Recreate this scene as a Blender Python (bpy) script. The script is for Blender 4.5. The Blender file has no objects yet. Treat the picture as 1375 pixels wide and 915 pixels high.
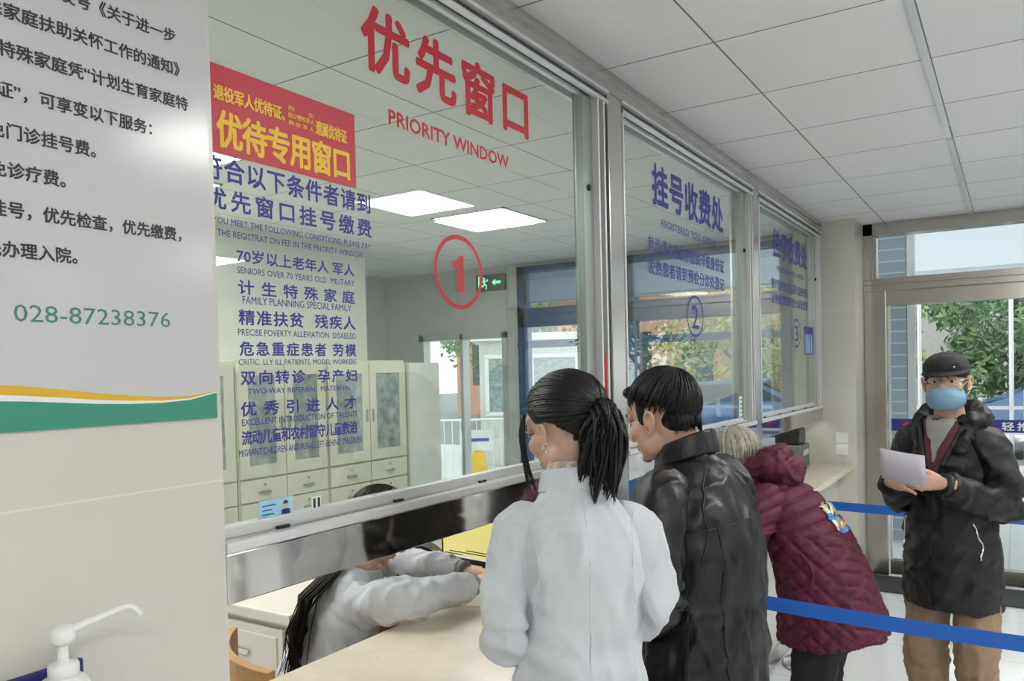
import bpy, bmesh, math, random
from mathutils import Vector, Matrix, noise
from mathutils.bvhtree import BVHTree
random.seed(7)
SC = bpy.context.scene
COL = SC.collection
V = Vector
PI = math.pi

# ------------------------------------------------------------------ camera
R_ = V((0.843, 0.538, -0.0233)); F_ = V((-0.5380, 0.8425, -0.0252)); 
def _cam():
    yaw, pit, rol = 0.56828816, -0.02520806, -0.02333709
    cy, sy = math.cos(yaw), math.sin(yaw)
    f = V((-sy*math.cos(pit), cy*math.cos(pit), math.sin(pit)))
    r = V((cy, sy, 0)); u = r.cross(f)
    c, s = math.cos(rol), math.sin(rol)
    r2 = c*r + s*u; u2 = -s*r + c*u
    cam = bpy.data.cameras.new('camera'); o = bpy.data.objects.new('camera', cam); COL.objects.link(o)
    m = Matrix((r2, u2, -f)).transposed().to_4x4(); m.translation = V((1.25, 0, 1.682))
    o.matrix_world = m
    cam.sensor_fit = 'HORIZONTAL'; cam.sensor_width = 36; cam.lens = 1058.43/1375*36
    cam.shift_y = 69.2/1375; cam.clip_start = 0.05; cam.clip_end = 300
    SC.camera = o
_cam()

# ------------------------------------------------------------------ world, exposure
SC.view_settings.view_transform = 'Standard'; SC.view_settings.look = 'None'
SC.view_settings.gamma = 1; SC.view_settings.exposure = 0.68
SC.view_settings.use_curve_mapping = False
try:
    SC.cycles.transparent_max_bounces = 24; SC.cycles.max_bounces = 10; SC.cycles.diffuse_bounces = 5
    SC.cycles.glossy_bounces = 5; SC.cycles.caustics_reflective = False; SC.cycles.caustics_refractive = False
    SC.cycles.sample_clamp_indirect = 4.0
except Exception: pass
w = bpy.data.worlds.new('overcast_sky'); SC.world = w; w.use_nodes = True
bg = w.node_tree.nodes['Background']; bg.inputs[0].default_value = (0.95, 0.975, 1.0, 1); bg.inputs[1].default_value = 1.35
LED = 14.0          # strength of the ceiling LED panels

# ------------------------------------------------------------------ materials
def mat(name, col, rough=0.5, metal=0.0, var=0.0, vscale=8.0, bump=0.0, bscale=60.0, spec=0.5, emit=None, es=0.0, aniso=None, sheen=0.0, coat=0.0, crease=0.0, cscale=4.5, cmap=(1, 1, .45)):
    m = bpy.data.materials.new(name); m.use_nodes = True
    nt = m.node_tree; b = nt.nodes['Principled BSDF']
    b.inputs['Base Color'].default_value = (*col, 1); b.inputs['Roughness'].default_value = rough
    b.inputs['Metallic'].default_value = metal; b.inputs['Specular IOR Level'].default_value = spec
    b.inputs['Sheen Weight'].default_value = sheen; b.inputs['Coat Weight'].default_value = coat
    if emit: b.inputs['Emission Color'].default_value = (*emit, 1); b.inputs['Emission Strength'].default_value = es
    if var or bump:
        tc = nt.nodes.new('ShaderNodeTexCoord'); mp = nt.nodes.new('ShaderNodeMapping')
        nt.links.new(tc.outputs['Object'], mp.inputs[0])
        if aniso: mp.inputs['Scale'].default_value = aniso
    if var:
        n = nt.nodes.new('ShaderNodeTexNoise'); n.inputs['Scale'].default_value = vscale; n.inputs['Detail'].default_value = 5
        nt.links.new(mp.outputs[0], n.inputs['Vector'])
        r = nt.nodes.new('ShaderNodeValToRGB'); r.color_ramp.elements[0].position = .3; r.color_ramp.elements[1].position = .7
        r.color_ramp.elements[0].color = (*[max(0, c*(1-var)) for c in col], 1); r.color_ramp.elements[1].color = (*[min(1, c*(1+var)) for c in col], 1)
        nt.links.new(n.outputs[0], r.inputs[0]); nt.links.new(r.outputs[0], b.inputs['Base Color'])
    if crease:
        if not (var or bump): tc = nt.nodes.new('ShaderNodeTexCoord')
        m3 = nt.nodes.new('ShaderNodeMapping'); m3.inputs['Scale'].default_value = cmap; m3.inputs['Rotation'].default_value = (.35, .5, .2)
        nt.links.new(tc.outputs['Object'], m3.inputs[0])
        n3 = nt.nodes.new('ShaderNodeTexNoise'); n3.noise_type = 'RIDGED_MULTIFRACTAL'; n3.inputs['Scale'].default_value = cscale; n3.inputs['Detail'].default_value = 2.5; n3.inputs['Distortion'].default_value = 1.1
        nt.links.new(m3.outputs[0], n3.inputs['Vector'])
        b3 = nt.nodes.new('ShaderNodeBump'); b3.inputs['Strength'].default_value = crease; b3.inputs['Distance'].default_value = .05
        nt.links.new(n3.outputs[0], b3.inputs['Height']); nt.links.new(b3.outputs[0], b.inputs['Normal'])
    if bump:
        n2 = nt.nodes.new('ShaderNodeTexNoise'); n2.inputs['Scale'].default_value = bscale; n2.inputs['Detail'].default_value = 4
        nt.links.new(mp.outputs[0], n2.inputs['Vector'])
        bp = nt.nodes.new('ShaderNodeBump'); bp.inputs['Strength'].default_value = bump; bp.inputs['Distance'].default_value = .01
        nt.links.new(n2.outputs[0], bp.inputs['Height']); nt.links.new(bp.outputs[0], b.inputs['Normal'])
        if crease: nt.links.new(b3.outputs[0], bp.inputs['Normal'])
    return m

def grid_mat(name, col, joint, axes, size, off, width, rough, var=.03, spec=.5, holes=False, bump=.15):
    """tiles with joints on a world grid: axes = two letters, size/off in metres"""
    m = mat(name, col, rough, spec=spec); nt = m.node_tree; b = nt.nodes['Principled BSDF']
    L = nt.links.new; N = nt.nodes.new
    g = N('ShaderNodeNewGeometry'); sx = N('ShaderNodeSeparateXYZ'); L(g.outputs['Position'], sx.inputs[0])
    def M(op, a, c=None):
        n = N('ShaderNodeMath'); n.operation = op
        for i, v in enumerate((a, c)):
            if v is None: continue
            if isinstance(v, (int, float)): n.inputs[i].default_value = v
            else: L(v, n.inputs[i])
        return n.outputs[0]
    fac = None; cells = []
    for k, ax in enumerate(axes):
        c = M('DIVIDE', M('SUBTRACT', sx.outputs[ax], off[k]), size[k])
        cells.append(M('FLOOR', c))
        f = M('FRACT', c); d = M('MULTIPLY', M('MINIMUM', f, M('SUBTRACT', 1.0, f)), size[k])
        ln = M('LESS_THAN', d, width)
        fac = ln if fac is None else M('MAXIMUM', fac, ln)
    cb = N('ShaderNodeCombineXYZ'); L(cells[0], cb.inputs[0])
    if len(cells) > 1: L(cells[1], cb.inputs[1])
    wn = N('ShaderNodeTexWhiteNoise'); L(cb.outputs[0], wn.inputs['Vector'])
    nz = N('ShaderNodeTexNoise'); nz.inputs['Scale'].default_value = 3; nz.inputs['Detail'].default_value = 5; L(g.outputs['Position'], nz.inputs['Vector'])
    mixv = M('ADD', M('MULTIPLY', M('SUBTRACT', wn.outputs[0], .5), var), M('MULTIPLY', M('SUBTRACT', nz.outputs[0], .5), var*1.6))
    hs = N('ShaderNodeHueSaturation'); hs.inputs['Color'].default_value = (*col, 1); L(M('ADD', 1.0, mixv), hs.inputs['Value'])
    mx = N('ShaderNodeMix'); mx.data_type = 'RGBA'; L(fac, mx.inputs[0]); L(hs.outputs[0], mx.inputs[6]); mx.inputs[7].default_value = (*joint, 1)
    out = mx.outputs[2]
    if holes:
        vo = N('ShaderNodeTexVoronoi'); vo.inputs['Scale'].default_value = 90; vo.inputs['Randomness'].default_value = 0.0
        L(g.outputs['Position'], vo.inputs['Vector'])
        h = M('MULTIPLY', M('LESS_THAN', vo.outputs['Distance'], .22), .35)
        mx2 = N('ShaderNodeMix'); mx2.data_type = 'RGBA'; L(h, mx2.inputs[0]); L(out, mx2.inputs[6]); mx2.inputs[7].default_value = (*[c*.35 for c in col], 1); out = mx2.outputs[2]
    L(out, b.inputs['Base Color'])
    bp = N('ShaderNodeBump'); bp.inputs['Strength'].default_value = bump; bp.inputs['Distance'].default_value = .003
    L(M('SUBTRACT', 1.0, fac), bp.inputs['Height']); L(bp.outputs[0], b.inputs['Normal'])
    return m

def glass_mat(name, tint, ior=1.5):
    m = bpy.data.materials.new(name); m.use_nodes = True; nt = m.node_tree; nt.nodes.clear()
    o = nt.nodes.new('ShaderNodeOutputMaterial'); mx = nt.nodes.new('ShaderNodeMixShader')
    f = nt.nodes.new('ShaderNodeFresnel'); gm = nt.nodes.new('ShaderNodeNewGeometry')
    im = nt.nodes.new('ShaderNodeMix'); im.data_type = 'FLOAT'; im.inputs[2].default_value = ior; im.inputs[3].default_value = 1/ior   # same reflectance on both faces
    nt.links.new(gm.outputs['Backfacing'], im.inputs[0]); nt.links.new(im.outputs[0], f.inputs[0])
    t = nt.nodes.new('ShaderNodeBsdfTransparent'); t.inputs[0].default_value = (*tint, 1)
    g = nt.nodes.new('ShaderNodeBsdfGlossy'); g.inputs[0].default_value = (1, 1, 1, 1); g.inputs['Roughness'].default_value = 0.0
    nt.links.new(f.outputs[0], mx.inputs[0]); nt.links.new(t.outputs[0], mx.inputs[1]); nt.links.new(g.outputs[0], mx.inputs[2])
    nt.links.new(mx.outputs[0], o.inputs[0]); return m

M = {}
M['tilewall'] = grid_mat('cream_wall_tile', (.60, .585, .53), (.68, .67, .62), (1, 2), (1.2, .6), (.35, .293), .0016, .22, .035)
M['plaster'] = mat('pale_plaster', (.70, .72, .68), .7, var=.03)
M['ceiling'] = grid_mat('ceiling_panel', (.84, .84, .845), (.20, .20, .20), (0, 1), (.6, .6), (.40, .25), .0035, .55, .03, holes=True)
M['floor'] = grid_mat('glossy_floor_tile', (.78, .80, .81), (.38, .40, .40), (0, 1), (.8, .8), (.12, .35), .002, .07, .04, bump=.05)
M['steel'] = mat('brushed_steel', (.56, .55, .53), .24, 1.0, var=.06, vscale=5, bump=.02, bscale=300, aniso=(1, 1, .05))
M['panelsteel'] = mat('polished_steel', (.62, .60, .58), .07, 1.0, bump=.006, bscale=4)
M['doorsteel'] = mat('door_frame_steel', (.50, .47, .43), .20, 1.0, var=.05, vscale=3)
M['alu'] = mat('white_aluminium', (.72, .73, .73), .28, .35)
M['aludark'] = mat('grey_aluminium_groove', (.17, .18, .18), .4, .5)
M['stile'] = mat('greenish_aluminium', (.36, .40, .37), .3, .5)
M['black'] = mat('black_plastic', (.012, .012, .013), .35)
M['glass'] = glass_mat('window_glass', (.905, .945, .92), 1.52)
M['doorglass'] = glass_mat('door_glass', (.96, .985, .98), 1.3)
M['counter'] = mat('cream_stone_counter', (.66, .60, .47), .22, var=.05, vscale=14)
M['signwhite'] = mat('white_acrylic_sign', (.56, .56, .57), .16)
M['ink'] = mat('black_lettering', (.03, .03, .04), .5)
M['green'] = mat('green_print', (.045, .27, .19), .35)
M['greentxt'] = mat('green_lettering', (.06, .22, .16), .4)
M['yellowprint'] = mat('yellow_print', (.70, .42, .03), .35)
M['whiteprint'] = mat('white_print', (.78, .79, .77), .35)
M['red'] = mat('red_vinyl', (.50, .018, .035), .5)
M['redsign'] = mat('red_sign_vinyl', (.52, .03, .05), .4)
M['yellow'] = mat('yellow_vinyl', (.85, .55, .05), .5)
M['blue'] = mat('blue_vinyl', (.026, .028, .23), .5)
M['paleblue'] = mat('pale_blue_vinyl', (.08, .10, .36), .5)
M['white'] = mat('white_plastic', (.78, .78, .76), .3)
M['navy'] = mat('navy_plastic', (.02, .02, .16), .35)
M['cabinet'] = mat('cream_enamelled_steel', (.66, .65, .54), .35)
M['cabglass'] = mat('mottled_cabinet_glass', (.30, .34, .34), .1, var=.35, vscale=14)
M['deskcream'] = mat('cream_lacquer', (.70, .67, .58), .35)
M['wood'] = mat('honey_wood', (.50, .26, .08), .35, var=.18, vscale=6, aniso=(1, 1, 6))
M['bluefr'] = mat('blue_reflection_frame', (.035, .10, .24), .35)  # blue of the mirrored entrance frame, put into a solid frame
M['reflection_blind'] = mat('blue_reflection_blind', (.24, .32, .46), .7)  # tone of the mirrored transom, given to added blinds
M['belt'] = mat('blue_belt_webbing', (.01, .12, .52), .6, bump=.1, bscale=400)
M['chrome'] = mat('chrome', (.7, .7, .7), .12, 1.0)
M['mat'] = mat('dark_door_mat', (.05, .055, .055), .9, bump=.3, bscale=300)
M['led'] = mat('led_panel', (.9, .9, .9), .5, emit=(1, .985, .96), es=LED)
M['leddim'] = mat('unlit_led_panel', (.80, .83, .84), .4)

# ------------------------------------------------------------------ helpers
def tag(o, label=None, cat=None, group=None, kind=None):
    if label: o['label'] = label
    if cat: o['category'] = cat
    if group: o['group'] = group
    if kind: o['kind'] = kind
    return o
def empty(name, loc=(0, 0, 0), rz=0.0):
    o = bpy.data.objects.new(name, None); o.empty_display_size = .1; COL.objects.link(o)
    o.location = loc; o.rotation_euler = (0, 0, rz); return o
def link(name, me, m=None, parent=None, smooth=None):
    if m is not None:
        me.materials.clear()
        for x in (m if isinstance(m, (list, tuple)) else [m]): me.materials.append(x)
    if smooth is not None:
        me.polygons.foreach_set('use_smooth', [smooth]*len(me.polygons))
    o = bpy.data.objects.new(name, me); COL.objects.link(o)
    if parent: o.parent = parent
    return o
class MB:
    """collects primitive shapes into one mesh"""
    def __init__(s): s.bm = bmesh.new()
    def box(s, x0, x1, y0, y1, z0, z1, bev=0.0, mx=None):
        r = bmesh.ops.create_cube(s.bm, size=1.0)['verts']
        for v in r: v.co = V((x0+(v.co.x+.5)*(x1-x0), y0+(v.co.y+.5)*(y1-y0), z0+(v.co.z+.5)*(z1-z0)))
        if bev:
            es = list({e for v in r for e in v.link_edges})
            nv = bmesh.ops.bevel(s.bm, geom=es, offset=bev, segments=2, affect='EDGES', profile=.6)
            r = list({v for f in nv['faces'] for v in f.verts} | {v for v in r if v.is_valid})
        if mx is not None:
            for v in r: v.co = mx @ v.co
        return s
    def tube(s, pts, rad, n=10, up=V((0, 0, 1)), sub=0, cap=True):
        tube(s.bm, pts, rad, n, up, sub, cap); return s
    def lathe(s, prof, n=32, c=(0, 0, 0), mx=None):
        rings = []
        for r, z in prof:
            rings.append([s.bm.verts.new((c[0]+max(r, 1e-4)*math.cos(2*PI*k/n), c[1]+max(r, 1e-4)*math.sin(2*PI*k/n), c[2]+z)) for k in range(n)])
        for a, b in zip(rings, rings[1:]):
            for k in range(n): s.bm.faces.new((a[k], a[(k+1) % n], b[(k+1) % n], b[k]))
        s.bm.faces.new(rings[0][::-1]); s.bm.faces.new(rings[-1])
        if mx is not None:
            for rg in rings:
                for v in rg: v.co = mx @ v.co
        return s
    def ell(s, c, r, mx=None, seg=20):
        q = bmesh.ops.create_uvsphere(s.bm, u_segments=seg, v_segments=max(8, seg*2//3), radius=1.0)['verts']
        for v in q:
            p = V((v.co.x*r[0], v.co.y*r[1], v.co.z*r[2]))
            if mx is not None: p = mx @ p
            v.co = p + V(c)
        return s
    def prism(s, poly, h0, h1, fn):
        a = [s.bm.verts.new(fn(u, v, h0)) for u, v in poly]; b = [s.bm.verts.new(fn(u, v, h1)) for u, v in poly]
        n = len(poly); s.bm.faces.new(a[::-1]); s.bm.faces.new(b)
        for k in range(n): s.bm.faces.new((a[k], a[(k+1) % n], b[(k+1) % n], b[k]))
        return s
    def mesh(s, name='m'):
        bmesh.ops.recalc_face_normals(s.bm, faces=s.bm.faces)
        me = bpy.data.meshes.new(name); s.bm.to_mesh(me); s.bm.free(); return me
    def build(s, name, m, parent=None, smooth=False):
        return link(name, s.mesh(name), m, parent, smooth)

def cr(p, t):
    n = len(p)-1; i = min(int(t), n-1); f = t-i
    p0, p1, p2, p3 = p[max(i-1, 0)], p[i], p[i+1], p[min(i+2, n)]
    return .5*((2*p1)+(p2-p0)*f+(2*p0-5*p1+4*p2-p3)*f*f+(3*p1-p0-3*p2+p3)*f**3)
def tube(bm, pts, rad, n=10, up=V((0, 0, 1)), sub=0, cap=True):
    pts = [V(p) for p in pts]
    if isinstance(rad, (int, float)): rad = [rad]*len(pts)
    rad = [V((r, r)) if isinstance(r, (int, float)) else V(r) for r in rad]
    if sub:
        N = (len(pts)-1)*sub
        pts, rad = [cr(pts, k/sub) for k in range(N+1)], [cr(rad, k/sub) for k in range(N+1)]
    rings = []
    for i, p in enumerate(pts):
        t = (pts[min(i+1, len(pts)-1)]-pts[max(i-1, 0)]).normalized()
        sd = V(up).cross(t)
        if sd.length < 1e-3: sd = V((1, 0, 0)).cross(t)
        if sd.length < 1e-3: sd = V((0, 1, 0)).cross(t)
        sd.normalize(); o = t.cross(sd)
        rings.append([bm.verts.new(p+sd*(max(rad[i].x, 1e-4)*math.cos(2*PI*k/n))+o*(max(rad[i].y, 1e-4)*math.sin(2*PI*k/n))) for k in range(n)])
    for a, b in zip(rings, rings[1:]):
        for k in range(n): bm.faces.new((a[k], a[(k+1) % n], b[(k+1) % n], b[k]))
    if cap: bm.faces.new(rings[0][::-1]); bm.faces.new(rings[-1])
    return rings

def fuse(mb, voxel, it=4, fac=.5):
    """voxel union of the collected shapes -> one continuous smooth mesh"""
    me = mb.mesh('f') if isinstance(mb, MB) else mb
    o = bpy.data.objects.new('f', me); COL.objects.link(o)
    r = o.modifiers.new('r', 'REMESH'); r.mode = 'VOXEL'; r.voxel_size = voxel; r.adaptivity = 0
    if it:
        s = o.modifiers.new('s', 'SMOOTH'); s.factor = fac; s.iterations = it
    dg = bpy.context.evaluated_depsgraph_get(); dg.update()
    out = bpy.data.meshes.new_from_object(o.evaluated_get(dg))
    bpy.data.objects.remove(o); bpy.data.meshes.remove(me)
    return out
def displace(me, fn):
    bm = bmesh.new(); bm.from_mesh(me); bm.normal_update()
    new = [v.co + v.normal*fn(v.co, v.normal) for v in bm.verts]
    for v, c in zip(bm.verts, new): v.co = c
    bm.to_mesh(me); bm.free(); return me
def join(meshes):
    bm = bmesh.new()
    for me in meshes: bm.from_mesh(me); bpy.data.meshes.remove(me)
    out = bpy.data.meshes.new('j'); bm.to_mesh(out); bm.free(); return out
def xform(me, mx):
    me.transform(mx); return me
def bvh_of(me):
    bm = bmesh.new(); bm.from_mesh(me); b = BVHTree.FromBMesh(bm); bm.free(); return b

# text ----------------------------------------------------------------
TROT = Matrix(((0, 0, 1), (1, 0, 0), (0, 1, 0)))          # text runs along +Y, stands along +Z, faces +X
def text_mesh(body, w, h, bold=.012, sp=None, fit=True):
    c = bpy.data.curves.new('t', 'FONT'); c.body = body; c.size = 1.0; c.resolution_u = 2; c.fill_mode = 'BOTH'
    if sp: c.space_character = sp
    o = bpy.data.objects.new('t', c); COL.objects.link(o)
    dg = bpy.context.evaluated_depsgraph_get(); dg.update()
    me = bpy.data.meshes.new_from_object(o.evaluated_get(dg)); bpy.data.objects.remove(o); bpy.data.curves.remove(c)
    xs = [v.co.x for v in me.vertices]; ys = [v.co.y for v in me.vertices]
    x0, x1, y0, y1 = min(xs), max(xs), min(ys), max(ys)
    for v in me.vertices: v.co = V(((v.co.x-x0)/(x1-x0)*w, (v.co.y-y0)/(y1-y0)*h, 0))
    return embolden(me, bold*1.7*min(h*1.05, w*1.2/len(body)))
def embolden(me, d):
    if d <= 0: return me
    bm = bmesh.new()
    for k in range(6):
        me.transform(Matrix.Translation((d*math.cos(k*PI/3), d*math.sin(k*PI/3), 1e-6*k))); bm.from_mesh(me)
        me.transform(Matrix.Translation((-d*math.cos(k*PI/3), -d*math.sin(k*PI/3), -1e-6*k)))
    bm.to_mesh(me); bm.free(); return me
def wall_text(body, y0, y1, z0, z1, x, m, parent, name='text_line', bold=.012, cjk=True, rz=0):
    n = len(body); sp = None
    if cjk and n > 1: sp = max(.92, ((y1-y0)/(n-.06))/((z1-z0)*1.07))
    me = text_mesh(body, y1-y0, z1-z0, bold, sp)
    me.transform(TROT.to_4x4()); me.transform(Matrix.Translation((x, y0, z0)))
    return link(name, me, m, parent)
def ring_mesh(cy, cz, ry, rz, t, x, n=48):
    bm = bmesh.new(); a = []; b = []
    for k in range(n):
        c, s = math.cos(2*PI*k/n), math.sin(2*PI*k/n)
        a.append(bm.verts.new((x, cy+ry*c, cz+rz*s))); b.append(bm.verts.new((x, cy+(ry-t)*c, cz+(rz-t)*s)))
    for k in range(n): bm.faces.new((a[k], a[(k+1) % n], b[(k+1) % n], b[k]))
    me = bpy.data.meshes.new('ring'); bm.to_mesh(me); bm.free(); return me

def struct(name, mb, m, parent=None, label=None):
    o = mb.build(name, m, parent)
    if parent is None: o['kind'] = 'structure'
    if label: o['label'] = label
    return o

# ================================================================== SETTING
D = 6.83; CZ = 2.78
struct('floor', MB().box(-4.8, 9.0, -3.2, D, -.1, 0), M['floor'])
struct('ceiling', MB().box(-4.8, 9.0, -3.2, D+.1, CZ, CZ+.12), M['ceiling'])
struct('wall_left', MB().box(-.28, 0.0, -3.2, .947, 0, CZ), M['tilewall'])
struct('wall_back', MB().box(-4.8, 9.0, -3.35, -3.2, 0, CZ), M['plaster'])
struct('wall_right', MB().box(9.0, 9.15, -3.2, D+.1, 0, CZ), M['tilewall'])
struct('wall_office_side', MB().box(-3.62, -3.44, -3.2, 5.05, 0, CZ).box(-4.95, -4.8, 4.9, D+.1, 0, CZ).box(-4.8, -3.62, 4.9, 5.05, 0, CZ), M['plaster'])
# pillar beside the entrance, its return, counter apron wall
struct('wall_far_pillar', MB().box(-.20, .24, 6.41, D+.12, 0, CZ), M['tilewall'])
struct('wall_counter_apron', MB().box(-.02, .10, .947, 6.41, 0, .885), M['tilewall'])
struct('baseboard_counter', MB().box(.10, .112, .947, 6.41, 0, .10), M['steel'])
# entrance wall: solid beyond the doors
struct('wall_far_right', MB().box(3.05, 9.0, D-.06, D+.12, 0, CZ), M['plaster'])
# office end wall with openings for the added windows (window -3.0..-.3 and narrow window -4.3..-3.15)
struct('wall_office_end', MB().box(-4.8, -4.3, D, D+.12, 0, CZ).box(-3.15, -3.0, D, D+.12, 0, CZ).box(-4.3, -3.15, D, D+.12, 0, .25)
       .box(-4.3, -3.15, D, D+.12, 2.1, CZ).box(-3.0, -.2, D, D+.12, 0, .25).box(-3.0, -.2, D, D+.12, 2.74, CZ).box(-.32, -.2, D, D+.12, 0, CZ), M['plaster'])

# entrance -------------------------------------------------------------
fr = MB()
fr.box(.24, .40, D-.03, D+.10, 0, 2.26, .006).box(2.89, 3.05, D-.03, D+.10, 0, 2.78, .006)
fr.box(.24, .31, D-.05, D+.1, 2.34, 2.78)
fr.box(.24, 3.05, D-.05, D+.10, 2.25, 2.30, .004).box(.24, 3.05, D-.03, D+.10, 2.30, 2.352, .004).box(.24, 3.05, D-.05, D+.10, 2.685, 2.78, .004)
fr.box(.31, .335, D-.03, D+.08, 2.352, 2.685).box(1.71, 1.83, D-.03, D+.1, 2.352, 2.685).box(2.85, 2.89, D-.03, D+.08, 2.352, 2.685)
fr.box(.40, 2.89, D-.01, D+.09, 2.135, 2.25)
struct('trim_1', fr, M['doorsteel'])
struct('window_4', MB().box(.335, 1.71, D+.02, D+.03, 2.352, 2.685), M['doorglass'])
struct('window_5', MB().box(1.83, 2.85, D+.02, D+.03, 2.352, 2.685), M['doorglass'])
def door(n, x0, x1, label):
    d = struct('door_%d' % n, MB().box(x0, x1, D+.02, D+.032, .13, 2.135), M['doorglass'], label=label)
    MB().box(x0, x1, D-.005, D+.055, .012, .13, .004).build('bottom_rail', M['doorsteel'], d)
    MB().box(x0, x0+.014, D+.012, D+.04, .13, 2.135).box(x1-.014, x1, D+.012, D+.04, .13, 2.135).build('edge_strip', M['alu'], d)
    b = MB().box(x0+.015, x1-.015, D+.0165, D+.0195, 1.15, 1.245).build('safety_band', M['blue'], d)
    hx = x1-.09 if n == 1 else x0+.09
    MB().tube([(hx, D-.01, .75), (hx, D-.055, .80), (hx, D-.055, 1.45), (hx, D-.01, 1.5)], .014, 10, sub=4).build('pull_handle', M['chrome'], d, True)
    return d
d1 = door(1, .41, 1.62, 'left glass leaf of the entrance with a dark blue band across it')
d2 = door(2, 1.66, 2.87, 'right glass leaf of the entrance with a dark blue band across it')
def x_text(body, x0, x1, z0, z1, y, m, parent, name='text_line', bold=.012):
    me = text_mesh(body, x1-x0, z1-z0, bold, 1.35)
    me.transform(Matrix.Rotation(PI/2, 4, 'X')); me.transform(Matrix.Translation((x0, y, z0))); return link(name, me, m, parent)
x_text('轻推', 1.165, 1.34, 1.166, 1.228, D+.016, M['whiteprint'], d1)
o_ = MB().prism([(.50, 1.20), (.545, 1.235), (.545, 1.165)], D+.0155, D+.0162, lambda u, v, h: V((u, h, v))).build('red_arrow', M['red'], d1)
tag(MB().box(.28, 2.95, 6.30, 6.76, .001, .012, .003).build('door_mat', M['mat']), 'dark ribbed door mat lying inside the glass entrance', 'door mat')

# counter partition -------------------------------------------------------
struct('trim_2', MB().box(-.16, 0.0, .947, 6.41, 2.70, CZ).box(-.005, .012, .947, 6.41, 2.742, 2.752), M['steel'], label='brushed steel header over the ticket windows')
posts = [(2.655, 2.775), (4.555, 4.66)]
for i, (a, b) in enumerate(posts):
    struct('trim_%d' % (3+i), MB().box(-.14, 0, a, b, .89, 2.70, .004), M['steel'])
bays = [(.948, 2.655), (2.775, 4.555), (4.66, 6.41)]
for i, (a, b) in enumerate(bays):
    g = struct('window_%d' % (i+1), MB().box(-.041, -.036, a, b-.10, 1.385, 2.66), M['glass'])
    e = b
    # right side frame: sliding stile, tracks
    MB().box(-.055, -.022, e-.165, e-.095, 1.385, 2.655, .003).build('stile', M['stile'], g)
    fm = MB()
    for k in (.082, .035): fm.box(-.05, .004, e-k-.012, e-k, 1.36, 2.67, .002)
    fm.box(-.012, .004, a, e, 2.655, 2.668, .002).box(-.045, -.03, a, e, 2.65, 2.666, .002).box(-.012, .006, a, e, 2.690, 2.702, .002)
    fm.box(-.014, .006, a, e, 1.352, 1.372, .002).box(-.052, -.026, a, e-.09, 1.372, 1.398, .003)
    if i: fm.box(-.05, .004, a, a+.012, 1.36, 2.67, .002)
    fm.build('track_frame', M['alu'], g)
    gm = MB().box(-.10, -.05, e-.09, e, 1.36, 2.67).box(-.10, -.014, a, e, 2.668, 2.70).box(-.10, -.014, a, e, 1.345, 1.356)
    for k in range(4):
        y = a+.25+k*.42
        gm.box(-.0135, -.0115, y, y+.10, 2.672, 2.684)
    gm.build('track_groove', M['aludark'], g)
    lm = MB()
    for k in range(4): 
        y = a+.14+k*.36
        if y < e-.15: lm.box(-.024, -.016, y, y+.03, 1.3725, 1.379)
    lm.build('track_stop', M['black'], g)
    MB().box(-.012, 0.0, a, e, 1.255, 1.350, .002).build('lower_panel', M['panelsteel'], g)
    MB().ell((-.018, e-.13, 2.33), (.008, .008, .012)).build('latch', M['black'], g, True)
ct = MB()
ct.box(-.33, .22, .947, 6.41, .885, .925, .006)
tag(ct.build('counter_top', M['counter']), 'long cream stone counter top running under all three windows', 'counter')

# ceiling lights ---------------------------------------------------------------
def led(x0, x1, y0, y1, label, on=True):
    t = empty('ceiling_light', ((x0+x1)/2, (y0+y1)/2, CZ)); tag(t, label, 'ceiling light', 'square ceiling panels')
    hx, hy = (x1-x0)/2, (y1-y0)/2
    f = MB()
    for a in ((-hx, hx, -hy, -hy+.012), (-hx, hx, hy-.012, hy), (-hx, -hx+.012, -hy, hy), (hx-.012, hx, -hy, hy)): f.box(a[0], a[1], a[2], a[3], -.012, -.001)
    f.build('frame', M['alu'], t)
    MB().box(-hx+.012, hx-.012, -hy+.012, hy-.012, -.009, -.003).build('diffuser', M['led'] if on else M['leddim'], t)
led(1.62, 2.18, 3.66, 4.25, 'square lit ceiling panel mirrored in the first window, the one farther from the doors')
led(1.62, 2.18, 4.47, 5.04, 'square lit ceiling panel mirrored in the first window, the one nearer the doors')
led(1.62, 2.18, 5.67, 6.23, 'square unlit ceiling panel closest to the entrance doors', False)
led(1.62, 2.18, 2.07, 2.63, 'square lit ceiling panel that glares on the white notice board')
for x, y, s in ((1.62, -.4, 'overhead behind the queue'), (1.62, -2.2, 'at the back of the hall'), (4.62, 4.30, 'farther out in the hall toward the doors'), (4.62, 1.2, 'in the middle of the hall'),
                (4.62, -1.8, 'in the rear middle of the hall'), (7.7, 4.6, 'deepest in the hall toward the doors'), (7.7, .6, 'deepest in the hall'), (-1.9, 1.25, 'inside the office above the clerk'), (-1.75, .45, 'added as office fill nearest the tiled pillar'), (-3.1, 2.3, 'added as office fill above the hidden cabinets'), (-2.2, 4.4, 'inside the office near the cabinets')):  # two hidden office panels are added to brighten the clerk
    led(x, x+.6, y, y+.6, 'square lit ceiling panel '+s)
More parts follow.
